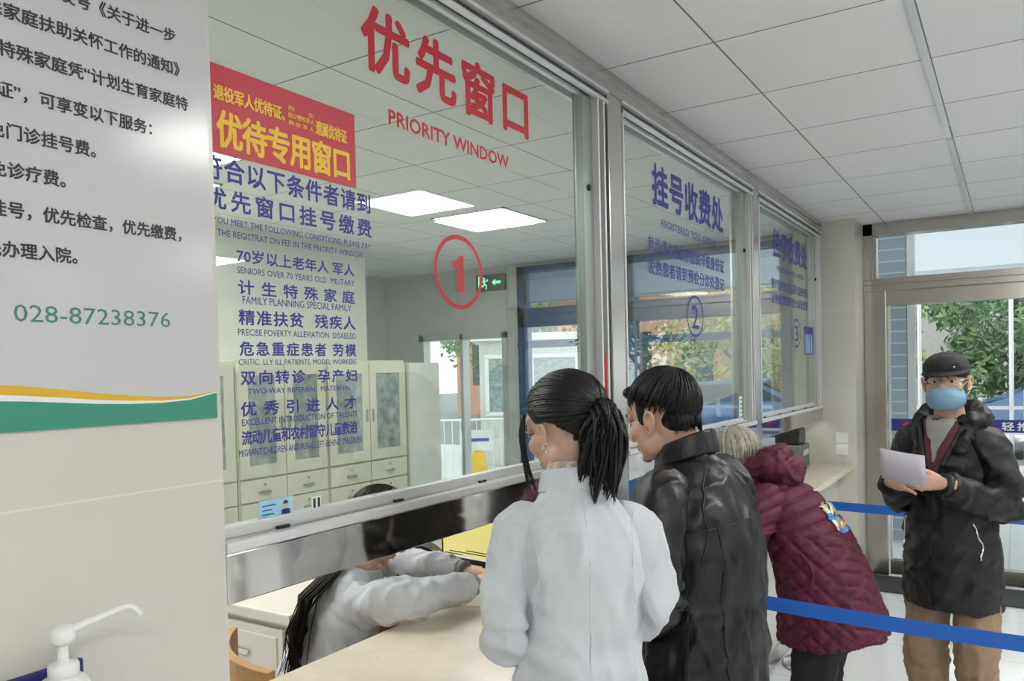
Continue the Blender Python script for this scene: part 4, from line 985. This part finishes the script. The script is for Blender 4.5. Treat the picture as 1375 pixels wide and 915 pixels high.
fl = [fold(J['elL'], .15, (.1, .2, 1), .055, .011), fold(J['elR'], .15, (-.1, .2, 1), .055, .011), fold((-.15, -.02, 1.25), .12, (.5, 0, 1), .07, .006), fold((0, -.1, 1.0), .2, (.2, 0, 1), .09, .006)]
ct_ = garment(tor, sl, .0085, 3, cloth_noise((5, 5, 2), .012, fl, 11)); cb_ = bvh_of(ct_)
coat = link('leather_jacket', ct_, M['leather'], P, True)
on_path(cb_, [(-.5, -.035, 1.43), (-.5, -.062, 1.36), (-.5, -.088, 1.27), (-.5, -.080, 1.19)], .0, (1, 0, 0), .0028).build('armhole_seam', M['seamdark'], coat, True)
on_path(cb_, [(-.14, -.6, 1.28), (-.135, -.6, 1.1), (-.13, -.6, .95), (-.13, -.6, .78)], .0, (0, 1, 0), .0028).build('back_seam', M['seamdark'], coat, True)
on_path(cb_, [(-.2, -.6, 1.27), (0, -.6, 1.285), (.2, -.6, 1.27)], .0, (0, 1, 0), .0028).build('yoke_seam', M['seamdark'], coat, True)
on_path(cb_, [(-.5, -.05, .78), (-.5, -.045, 1.0), (-.5, -.05, 1.12)], .0, (1, 0, 0), .0028).build('side_seam', M['seamdark'], coat, True)
link('collar', collar(0, .048, 1.425, .080, .074, .062, -.010, .012, -.030, .45), M['leather'], coat, True)
legs(J, P, 'trousers', M['trousers']); shoes(J, P, M['shoe'], M['sole'])
rd = random.Random(5); q = MB(); HC, HR = (0, -.014, .038), (.0815, .104, .096)
def keepm(d): return (.80*d.y-.60*d.z) < .30 and d.z > -.66 and not (abs(d.x) > .5 and d.z < -.10 and d.y > -.42) and not (d.y > .2 and d.z < .12)
hair_cap(q, HC, HR, keepm, extra=(((0, -.048, -.006), (.0655, .050, .058)), ((.0725, .020, .018), (.0075, .013, .034)), ((-.0725, .020, .018), (.0075, .013, .034)), ((0, .066, .088), (.055, .030, .022))))
for k in range(420):
    a = random.uniform(-1.35, 1.35); z0 = random.uniform(.045, -.035); s_ = 1-.25*max(0, -z0/.06)**2
    c3 = (.069*math.sin(a), -.052-.052*math.cos(a)); q.tube([(c3[0], c3[1]*1.0, z0+.025), (c3[0]*s_, c3[1]*(1-.02), z0), (c3[0]*.93*s_, -.052-(.046)*math.cos(a), z0-.024)], [.0018, .0018, .0008], 4)
crown = V((.1, -.5, .86))
for k in range(1300):
    a = rd.uniform(-PI, PI); x = math.sin(a); f = math.cos(a)      # f=1 front
    if f > 0: d = V((x*.95, .78*f+.05, .42-.42*abs(x)**2+.02))
    else: d = V((x*.92, .95*f, -.05-.62*(-f)**.6))
    d += V((rd.gauss(0, .05), rd.gauss(0, .05), rd.gauss(0, .06)))
    t0 = rd.uniform(-.02, .72); t1 = min(1.04, t0+rd.uniform(.3, .5))
    lock_on(q, HC, HR, crown, d, t0, t1, rd.uniform(.004, .035), rd.uniform(.0016, .0028), .0008, rd, 4, wob=.05)
hm_ = q.mesh('hair'); hm_.transform(HM); link('hair', hm_, M['hairblack'], P, True); eyes(HM, P)

# ---- old woman in the burgundy coat, bent over the counter ----------------------
J = dict(spine=[V((0, -.02, .80)), V((0, .0, .88)), V((0, .07, 1.0)), V((0, .15, 1.11)), V((0, .20, 1.175)), V((0, .245, 1.235))])
for s, n in ((-1, 'L'), (1, 'R')):
    J['sh'+n] = V((s*.15, .20, 1.165)); J['hp'+n] = V((s*.085, -.02, .83)); J['kn'+n] = V((s*.085, .03, .45)); J['an'+n] = V((s*.09, -.02, .08)); J['to'+n] = V((s*.115, .13, .025))
    J['el'+n] = V((s*.215, .27, 1.00)); J['wr'+n] = V((s*.10, .44, 1.02))
HM = hm((-.01, .335, 1.305), 0, 30, 0, 1.0)
hands = [hand_mesh(J['wrL'], (.25, .8, .35), (-.5, -.2, .8), 1, .55), hand_mesh(J['wrR'], (-.25, .8, .2), (.4, -.2, .8), -1, .5)]
P = person('silver haired woman in a burgundy quilted coat bending over the counter', (.63, 3.15, 0), (-1, .02), J, HM, .95, hands, 'skinold', .92)
tor = ([(0, -.035, .655), (0, -.02, .76), (0, .0, .86), (0, .045, .98), (0, .105, 1.08), (0, .165, 1.15), (0, .205, 1.195), (0, .235, 1.235)],
       [(.245, .205), (.235, .190), (.222, .175), (.208, .155), (.198, .138), (.165, .118), (.110, .090), (.070, .070)])
sl = [([(s*.10, .175, 1.185), (s*.155, .185, 1.16), (s*.205, .215, 1.09), J['el'+n]+V((0, 0, .02)), J['el'+n]*.5+J['wr'+n]*.5, J['wr'+n]+(J['el'+n]-J['wr'+n])*.1],
       [.066, .080, .086, .078, .060, .050]) for s, n in ((-1, 'L'), (1, 'R'))]
def quilt(p, n):
    s = .075; u = p.y*1.0+(p.x*1.0 if abs(n.x) < .7 else 0)
    def ln(t): f = t/s-math.floor(t/s); return min(f, 1-f)*s
    d = min(ln(u+p.z*1.15), ln(u-p.z*1.15)) if p.z < 1.06 else ln(p.z*1.3+p.y*.55)
    return -.011*math.exp(-(d/.009)**2)
base = cloth_noise((5, 5, 3), .010, [fold((-.2, .2, 1.05), .12, (.2, .6, 1), .07, .006), fold((-.2, .08, .86), .16, (0, .8, 1), .10, .007)], 21, .8)
ct_ = garment(tor, sl, .0075, 3, lambda p, n: base(p, n)+quilt(p, n)); cb_ = bvh_of(ct_)
coat = link('quilted_coat', ct_, M['burgundy'], P, True)
q = MB().ell((0, .18, 1.305), (.110, .066, .050), Matrix.Rotation(.5, 3, 'X')).tube([(.088*math.cos(a*PI/8)*1.0, .215+.066*math.sin(a*PI/8), 1.288-.045*math.sin(a*PI/8)) for a in range(-9, 2)], .040, 12).ell((-.07, .18, 1.295), (.058, .064, .058)).ell((.07, .18, 1.295), (.058, .064, .058)).ell((0, .125, 1.27), (.09, .055, .06))
hd = displace(fuse(q, .0075, 3), cloth_noise((12, 12, 12), .012, (), 4)); link('hood', hd, M['burgundy'], coat, True)
cuffL = MB().tube([V((-.285, .135, 1.035)), V((-.312, .20, 1.028)), V((-.300, .285, 1.010)), V((-.262, .345, 1.000))], .006, 8, sub=4)
on_path(cb_, [(-.6, .035, 1.0), (-.6, -.005, .95), (-.6, -.0, .89), (-.6, .06, .845)], .002, (1, 0, 0), .006, 8).build('pocket_edge', M['burgundy'], coat, True)
on_path(cb_, [(-.8, .12, 1.075), (-.8, .20, 1.06), (-.8, .28, 1.03), (-.8, .33, 1.02)], .002, (1, 0, 0), .005, 8).build('sleeve_hem', M['burgundy'], coat, True)
# embroidered patch on the back
M['patch'] = mat('embroidered_patch', (.5, .4, .3), .8); nt = M['patch'].node_tree
vo = nt.nodes.new('ShaderNodeTexVoronoi'); vo.inputs['Scale'].default_value = 42; tc = nt.nodes.new('ShaderNodeTexCoord'); rp = nt.nodes.new('ShaderNodeValToRGB'); sx = nt.nodes.new('ShaderNodeSeparateColor')
nt.links.new(tc.outputs['Object'], vo.inputs['Vector']); nt.links.new(vo.outputs['Color'], sx.inputs[0]); nt.links.new(sx.outputs[0], rp.inputs[0]); nt.links.new(rp.outputs[0], nt.nodes['Principled BSDF'].inputs['Base Color'])
rp.color_ramp.interpolation = 'CONSTANT'
for pos, cc in ((0, (.06, .22, .55, 1)), (.22, (.70, .70, .66, 1)), (.42, (.55, .20, .05, 1)), (.58, (.55, .42, .12, 1)), (.74, (.05, .03, .03, 1)), (.86, (.10, .35, .60, 1))):
    e = rp.color_ramp.elements.new(pos) if pos not in (0,) else rp.color_ramp.elements[0]; e.color = cc
rp.color_ramp.elements[-1].color = (.65, .65, .62, 1)
bm = bmesh.new(); G_ = {}
for i in range(15):
    for j in range(21):
        x = -.075+.15*i/14; tt = j/20; o0 = V((x, -.35+.16*tt*0, .0)); pz = 1.035+.16*tt
        h = cb_.ray_cast(V((x, -.5, pz+.28)), V((0, .85, -.53)))
        rnd = (abs(i/7-1)**3+abs(j/10-1)**3) < 1.25
        if h[0] is not None and rnd: G_[i, j] = bm.verts.new(h[0]+h[1]*.005)
for i in range(14):
    for j in range(20):
        k4 = [(i, j), (i+1, j), (i+1, j+1), (i, j+1)]
        if all(k in G_ for k in k4): bm.faces.new([G_[k] for k in k4])
me = bpy.data.meshes.new('p'); bm.to_mesh(me); bm.free(); link('embroidered_patch', me, M['patch'], coat, True)
legs(J, P, 'trousers', M['trousers'], r=(.10, .092, .075, .070, .066)); shoes(J, P, M['shoe'], M['sole'])
rd = random.Random(8); q = MB(); HC, HR = (0, -.012, .034), (.084, .105, .096)
hair_cap(q, HC, HR, lambda d: (.80*d.y-.60*d.z) < .30 and d.z > -.75)
crown = V((.0, -.35, .94))
for k in range(420):
    a = rd.uniform(-PI, PI); x = math.sin(a); f = math.cos(a)
    if f > .2: d = V((x*1.0, .80*f+.02, .40-.75*abs(x)))
    else: d = V((x*.96, .9*f, -.62+.15*rd.random()))
    d += V((rd.gauss(0, .04), rd.gauss(0, .04), rd.gauss(0, .07)))
    t0 = rd.uniform(0, .35)
    lock_on(q, HC, HR, crown, d, t0, rd.uniform(.85, 1.05), rd.uniform(.01, .06), rd.uniform(.0035, .006), .0015, rd, 5, wob=.05)
hm_ = q.mesh('hair'); hm_.transform(HM); link('hair', hm_, M['hairgrey'], P, True); eyes(HM, P)

# ---- man in cap, mask and long black parka -----------------------------------------
J = standing(shz=1.38, shx=.145, lean=.0)
J['elL'] = V((-.200, .0, 1.11)); J['wrL'] = V((-.085, .255, 1.225)); J['elR'] = V((.195, .02, 1.11)); J['wrR'] = V((.105, .265, 1.215))
HM = hm((.0, .035, 1.605), 18, 2, 2, .97)
hands = [hand_mesh(J['wrL'], (.93, .35, .12), (-.25, .75, .5), 1, .75, .02, (.25, .9, .35)), hand_mesh(J['wrR'], (-.88, .42, .15), (.3, .75, .5), -1, .75, .02, (.25, .9, .35))]
P = person('man in a dark cap, face mask and long black parka holding white paper', (1.03, 3.62, 0), (-.36, -.93), J, HM, 1.0, hands, 'skinold', .86, .058)
tor = ([(0, .0, .70), (0, 0, .82), (0, 0, 1.0), (0, 0, 1.16), (0, 0, 1.28), (0, .0, 1.365), (0, .012, 1.425), (0, .018, 1.46)],
       [(.180, .158), (.182, .158), (.172, .150), (.165, .145), (.160, .132), (.138, .110), (.100, .092), (.078, .080)])
sl = [([(s*.095, .0, 1.375), (s*.145, .0, 1.35), (s*.182, .0, 1.25), J['el'+n]+V((0, -.005, .01)), J['el'+n]*.5+J['wr'+n]*.5, J['wr'+n]+(J['el'+n]-J['wr'+n])*.06],
       [.066, .074, .070, .068, .060, .052]) for s, n in ((-1, 'L'), (1, 'R'))]
fl = [fold(J['elL'], .17, (.5, .3, 1), .07, .012), fold(J['elR'], .17, (-.5, .3, 1), .07, .012), fold((-.12, .1, .85), .2, (.4, 0, 1), .11, .009), fold((.14, .1, .9), .2, (-.4, 0, 1), .11, .009), fold((-.16, .08, 1.2), .12, (1, 0, .7), .07, .007)]
ct_ = garment(tor, sl, .0085, 3, cloth_noise((5, 5, 3.5), .016, fl, 31, .95)); cb_ = bvh_of(ct_)
coat = link('black_parka', ct_, M['parka'], P, True)
def surf_patch(bvh, poly_rows, off, d):
    bm = bmesh.new(); rows = []
    for y0, (xa, xb) in poly_rows:
        r_ = []
        for k in range(9):
            x = xa+(xb-xa)*k/8; h = bvh.ray_cast(V((x, 1.0, y0)), V(d)); r_.append(bm.verts.new(h[0]+h[1]*off) if h[0] is not None else None)
        rows.append(r_)
    for A, B in zip(rows, rows[1:]):
        for k in range(8):
            if None not in (A[k], A[k+1], B[k], B[k+1]): bm.faces.new((A[k], A[k+1], B[k+1], B[k]))
    me = bpy.data.meshes.new('p'); bm.to_mesh(me); bm.free(); return me
dwn = (0, -1, 0)
Z_ = [1.20+.255*k/12 for k in range(13)]
link('maroon_vest', surf_patch(cb_, [(z, (-.008-.075*((z-1.20)/.255)**.9, .008+.055*((z-1.20)/.255)**.9)) for z in Z_], .006, dwn), M['maroon'], P, True)
link('grey_shirt', surf_patch(cb_, [(z, (-.003-.055*max(0, (z-1.29)/.17), .003+.045*max(0, (z-1.29)/.17))) for z in [1.29+.170*k/10 for k in range(11)]], .011, dwn), M['shirtgrey'], P, True)
link('shirt_collar', collar(0, .020, 1.425, .066, .064, .040, -.006, .008, -.014, .28, drop=.012), M['shirtgrey'], P, True)
for s in (-1, 1):
    on_path(cb_, [(s*.010, 1, 1.19), (s*.032, 1, 1.27), (s*.058, 1, 1.36), (s*.078, 1, 1.43)], .006, dwn, .011, 8).build('lapel_edge', M['parka'], coat, True)
on_path(cb_, [(.01, 1, 1.19), (.008, 1, 1.0), (.01, 1, .85), (.012, 1, .73)], .001, dwn, .0045, 6).build('zip', M['seamdark'], coat, True)
on_path(cb_, [(-.125, 1, 1.06), (-.145, 1, .98), (-.150, 1, .92)], .001, dwn, .004, 6).build('pocket_zip', M['chrome'], coat, True)
on_path(cb_, [(.125, 1, 1.06), (.145, 1, .98), (.150, 1, .92)], .001, dwn, .004, 6).build('pocket_zip', M['chrome'], coat, True)
for s in 'LR':
    w_, e_ = J['wr'+s], J['el'+s]; d_ = (w_-e_).normalized()
    MB().tube([w_-d_*.035, w_+d_*.002], [.047, .043], 18).build('cuff', M['seamdark'], coat, True)
q = MB().tube([(.118*math.sin(a*PI/10), -.035-.075*math.cos(a*PI/10)+.03, 1.452+.025*math.cos(a*PI/10)-.0*abs(a)) for a in range(-8, 9)], [(.034, .045)]*17, 12).ell((0, -.095, 1.40), (.11, .045, .085)).tube([(-.112, .02, 1.425), (-.095, .075, 1.39), (-.075, .11, 1.33)], [.026, .022, .014], 10, sub=3).tube([(.112, .02, 1.425), (.095, .075, 1.39), (.075, .11, 1.33)], [.026, .022, .014], 10, sub=3)
link('hood', displace(fuse(q, .0075, 3), cloth_noise((9, 9, 9), .014, (), 9)), M['parka'], coat, True)
legs(J, P, 'trousers', M['khaki'], r=(.078, .084, .080, .076, .072), amp=.009); shoes(J, P, M['shoe'], M['sole'])
eyes(HM, P)
# cap with short peak
q = MB().ell((0, -.016, .056), (.0875, .110, .066)).ell((0, -.018, .035), (.0885, .108, .040)).ell((0, .035, .064), (.074, .070, .048))
cpm = fuse(q, .005, 4); cpm.transform(HM)
M['capfabric'] = mat('charcoal_cap_wool', (.020, .020, .024), .85, bump=.25, bscale=220)
cp = link('cap', cpm, M['capfabric'], P, True)
q = MB(); bm = q.bm; rows = []
for i in range(9):
    t = i/8; r_ = []
    for k in range(21):
        a = PI*(.10+.80*k/20); x = math.cos(a); y = math.sin(a); ex = .018+.036*t*y
        r_.append((x*(.084+.006*t), -.005+y*(.092+.046*t*y), .036+.010*y-.020*t*y+.004))
    rows.append(r_)
top = [[bm.verts.new(p) for p in r_] for r_ in rows]; bot = [[bm.verts.new(V(p)-V((0, 0, .006))) for p in r_] for r_ in rows]
for A, flip in ((top, 0), (bot, 1)):
    for r0, r1 in zip(A, A[1:]):
        for k in range(20): bm.faces.new((r0[k], r0[k+1], r1[k+1], r1[k]))
for k in range(20): bm.faces.new((top[-1][k], top[-1][k+1], bot[-1][k+1], bot[-1][k]))
me = q.mesh('peak'); me.transform(HM); link('peak', me, M['capfabric'], cp, True)
q = MB().ell((-.042, .094, .060), (.004, .002, .004), seg=10); me = q.mesh('cap_badge'); me.transform(HM); link('cap_badge', me, M['chrome'], cp, True)
rd = random.Random(12); q = MB()
for k in range(160):
    s = rd.choice((-1, 1)); y = rd.uniform(-.085, .0); x = s*.0785*math.sqrt(max(.05, 1-((y+.014)/.100)**2))
    q.tube([(x, y, .02), (x*1.03, y-.003, -.005), (x*1.0, y-.005, -.02-rd.uniform(0, .02)*(y < -.04))], [.003, .003, .0012], 4)
me = q.mesh('hair'); me.transform(HM); link('hair', me, M['hairgrey'], P, True)
# mask: pleated sheet over nose, mouth and chin
bm = bmesh.new(); rows = []
prof = [(-.018, .104, .050), (-.030, .118, .058), (-.044, .121, .064), (-.058, .120, .068), (-.074, .116, .067), (-.092, .104, .061), (-.108, .086, .050)]
PR = [V(p) for p in prof]; PR = [cr(PR, k/4) for k in range(25)]
for i, p in enumerate(PR):
    pl = .0020*((i % 6)/6.0) if 5 < i < 20 else 0; r_ = []
    for k in range(29):
        u = -1+2*k/28; x = u*(p.z+.008); y = p.y+.003-(p.y-.022)*abs(u)**2.9+pl*(1-abs(u)); r_.append(bm.verts.new((x, y+.002, p.x-.006*abs(u)**2*(0 if i > 12 else 1))))
    rows.append(r_)
for A, B in zip(rows, rows[1:]):
    for k in range(28): bm.faces.new((A[k], A[k+1], B[k+1], B[k]))
r = bmesh.ops.solidify(bm, geom=bm.faces[:], thickness=.0022)
me = bpy.data.meshes.new('m'); bm.to_mesh(me); bm.free(); me.transform(HM); mk = link('face_mask', me, M['mask'], P, True)
q = MB()
for s in (-1, 1):
    for z0, z1 in ((-.026, .012), (-.098, -.030)): q.tube([(s*.056, .026, z0), (s*.072, .006, (z0+z1)/2), (s*.088, -.018, z1)], .0016, 5, sub=4)
me = q.mesh('ear_loop'); me.transform(HM); link('ear_loop', me, M['maskwhite'], mk, True)
q = MB().tube([(x, .1085-abs(x)*22*abs(x), -.0205-.06*abs(x)) for x in [-.045+.09*k/10 for k in range(11)]], [(.0016, .004)]*11, 6); me = q.mesh('nose_strip'); me.transform(HM); link('nose_strip', me, M['maskwhite'], mk, True)
# spectacles
M['lens'] = glass_mat('spectacle_lens', (.97, .97, .97), 1.3)
q = MB()
for s in (-1, 1):
    q.tube([(s*.034+.0245*math.copysign(abs(math.cos(a*PI/12))**.7, math.cos(a*PI/12)), .108-.10*abs(s*.034+.0245*math.cos(a*PI/12))**1.35, -.004+.0155*math.copysign(abs(math.sin(a*PI/12))**.7, math.sin(a*PI/12))) for a in range(25)], .0014, 6)
    q.tube([(s*.058, .096, .006), (s*.074, .06, .008), (s*.083, .0, .008), (s*.086, -.022, -.002)], .0018, 6, sub=3)
q.tube([(-.010, .1075, -.0), (0, .110, .002), (.010, .1075, 0)], .0014, 6)
me = q.mesh('spectacles'); me.transform(HM); link('spectacles', me, M['stile'], P, True)
# sheet of paper in his hands
M['paper'] = mat('lilac_white_paper', (.66, .64, .72), .7)
mid = (J['wrL']+J['wrR'])/2+V((-.012, .085, .042))
mxp = Matrix.Translation(P.location) @ Matrix.Rotation(P.rotation_euler.z, 4, 'Z') @ Matrix.Translation(mid) @ Matrix.Rotation(math.radians(-20), 4, 'X') @ Matrix.Rotation(math.radians(-7), 4, 'Y')
bm = bmesh.new(); rows = []
for i in range(9):
    rows.append([bm.verts.new((-.066+.168*i/8, .006*math.sin(i/8*PI)-.0006*e, z)) for e, z in ((0, -.04), (0, .092), (1, .092), (1, -.04))])
for A, B in zip(rows, rows[1:]):
    for k in range(4): bm.faces.new((A[k], A[(k+1) % 4], B[(k+1) % 4], B[k]))
bm.faces.new(rows[0]); bm.faces.new(rows[-1][::-1]); q = MB(); q.bm.free(); q.bm = bm; me = q.mesh('paper_sheet'); me.transform(Matrix.Translation((0, 0, 0)))
o = link('paper_sheet', me, M['paper'], None, True); o.matrix_world = mxp; tag(o, 'white paper sheet held by the man in the cap', 'paper')

# ---- clerk seated behind the counter ------------------------------------------------
J = dict(spine=[V((0, -.02, .56)), V((0, .0, .64)), V((0, .03, .77)), V((0, .075, .90)), V((0, .11, .985)), V((0, .145, 1.05))])
for s, n in ((-1, 'L'), (1, 'R')):
    J['sh'+n] = V((s*.155, .115, .985)); J['hp'+n] = V((s*.085, .02, .575)); J['kn'+n] = V((s*.10, .44, .56)); J['an'+n] = V((s*.10, .42, .09)); J['to'+n] = V((s*.12, .58, .025))
J['elR'] = V((.285, .21, 1.004)); J['wrR'] = V((.205, .455, .992)); J['elL'] = V((-.20, .34, 1.004)); J['wrL'] = V((.055, .505, .997))
HM = hm((.02, .215, 1.185), -8, 32, 0, .98)
hands = [hand_mesh(J['wrR'], (-.15, 1, .02), (.35, .0, 1), -1, .55), hand_mesh(J['wrL'], (.75, .65, .0), (-.1, .1, 1), 1, .55)]
P = person('clerk with long dark hair in a white coat, seated behind the window with arms on the counter', (-.635, 1.76, 0), (.45, .89), J, HM, .95, hands, build=.92)
P['label'] = 'seated clerk with long dark hair in a white coat, arms resting on the counter'
tor = ([(0, -.02, .50), (0, -.01, .60), (0, .02, .74), (0, .065, .87), (0, .10, .95), (0, .125, 1.005), (0, .145, 1.045)],
       [(.205, .165), (.195, .15), (.172, .128), (.178, .125), (.162, .110), (.120, .092), (.078, .075)])
sl = [([(s*.10, .105, .985), (s*.155, .112, .970), (J['sh'+n]+J['el'+n])/2+V((s*.02, -.02, .0)), J['el'+n]+V((0, -.01, .005)), J['el'+n]*.5+J['wr'+n]*.5, J['wr'+n]+(J['el'+n]-J['wr'+n])*.04],
       [.056, .068, .063, .057, .051, .044]) for s, n in ((-1, 'L'), (1, 'R'))]
fl = [fold(J['elR'], .12, (.2, 1, .3), .055, .008), fold(J['elL'], .12, (1, .4, .2), .055, .009), fold((.15, .1, .93), .12, (.6, .4, 1), .06, .007)]
ct_ = garment(tor, sl, .008, 3, cloth_noise((6, 6, 3), .011, fl, 41)); cb_ = bvh_of(ct_)
coat = link('white_coat', ct_, M['labcoat'], P, True)
link('collar', collar(0, .148, 1.018, .070, .068, .042, -.004, .010, -.012, .7), M['labcoat'], coat, True)
for s in 'LR':
    w_, e_ = J['wr'+s], J['el'+s]; d_ = (w_-e_).normalized(); MB().tube([w_-d_*.012, w_+d_*.006], [.0395, .038], 18).build('knit_cuff', M['shirtgrey'], coat, True)
legs(J, P, 'trousers', M['trousers'], r=(.10, .09, .075, .070, .062)); shoes(J, P, M['shoe'], M['sole'])
rd = random.Random(21); q = MB(); HC, HR = (0, -.012, .034), (.085, .106, .097)
hair_cap(q, HC, HR, lambda d: (.80*d.y-.60*d.z) < .32 and d.z > -.9)
Hi = HM.inverted(); crown = V((.0, -.1, 1.0))
for k in range(330):
    a = rd.uniform(-PI, PI); x = math.sin(a); f = math.cos(a)
    if f > .35: d = V((math.copysign(max(.5, abs(x)), x if x else 1), .45*f, -.1))
    else: d = V((x*.97, .8*f, -.45))
    u = rd.gauss(0, .016)
    tail = [Hi @ V((.02+u*1.0, .06+abs(u)*.5, 1.085)), Hi @ V((.058+u, -.045+rd.gauss(0, .012), 1.0)), Hi @ V((.072+u*.9, -.085+rd.gauss(0, .015), .90)), Hi @ V((.080+u*.75, -.10+rd.gauss(0, .018), .80-rd.uniform(0, .08)))] if f < -.25 else None
    lock_on(q, HC, HR, crown, d, rd.uniform(0, .3), rd.uniform(.8, 1.0), rd.uniform(.01, .04), rd.uniform(.003, .005), .0012, rd, 5, tail)
hm_ = q.mesh('hair'); hm_.transform(HM); link('hair', hm_, M['hairbrown'], P, True); eyes(HM, P)
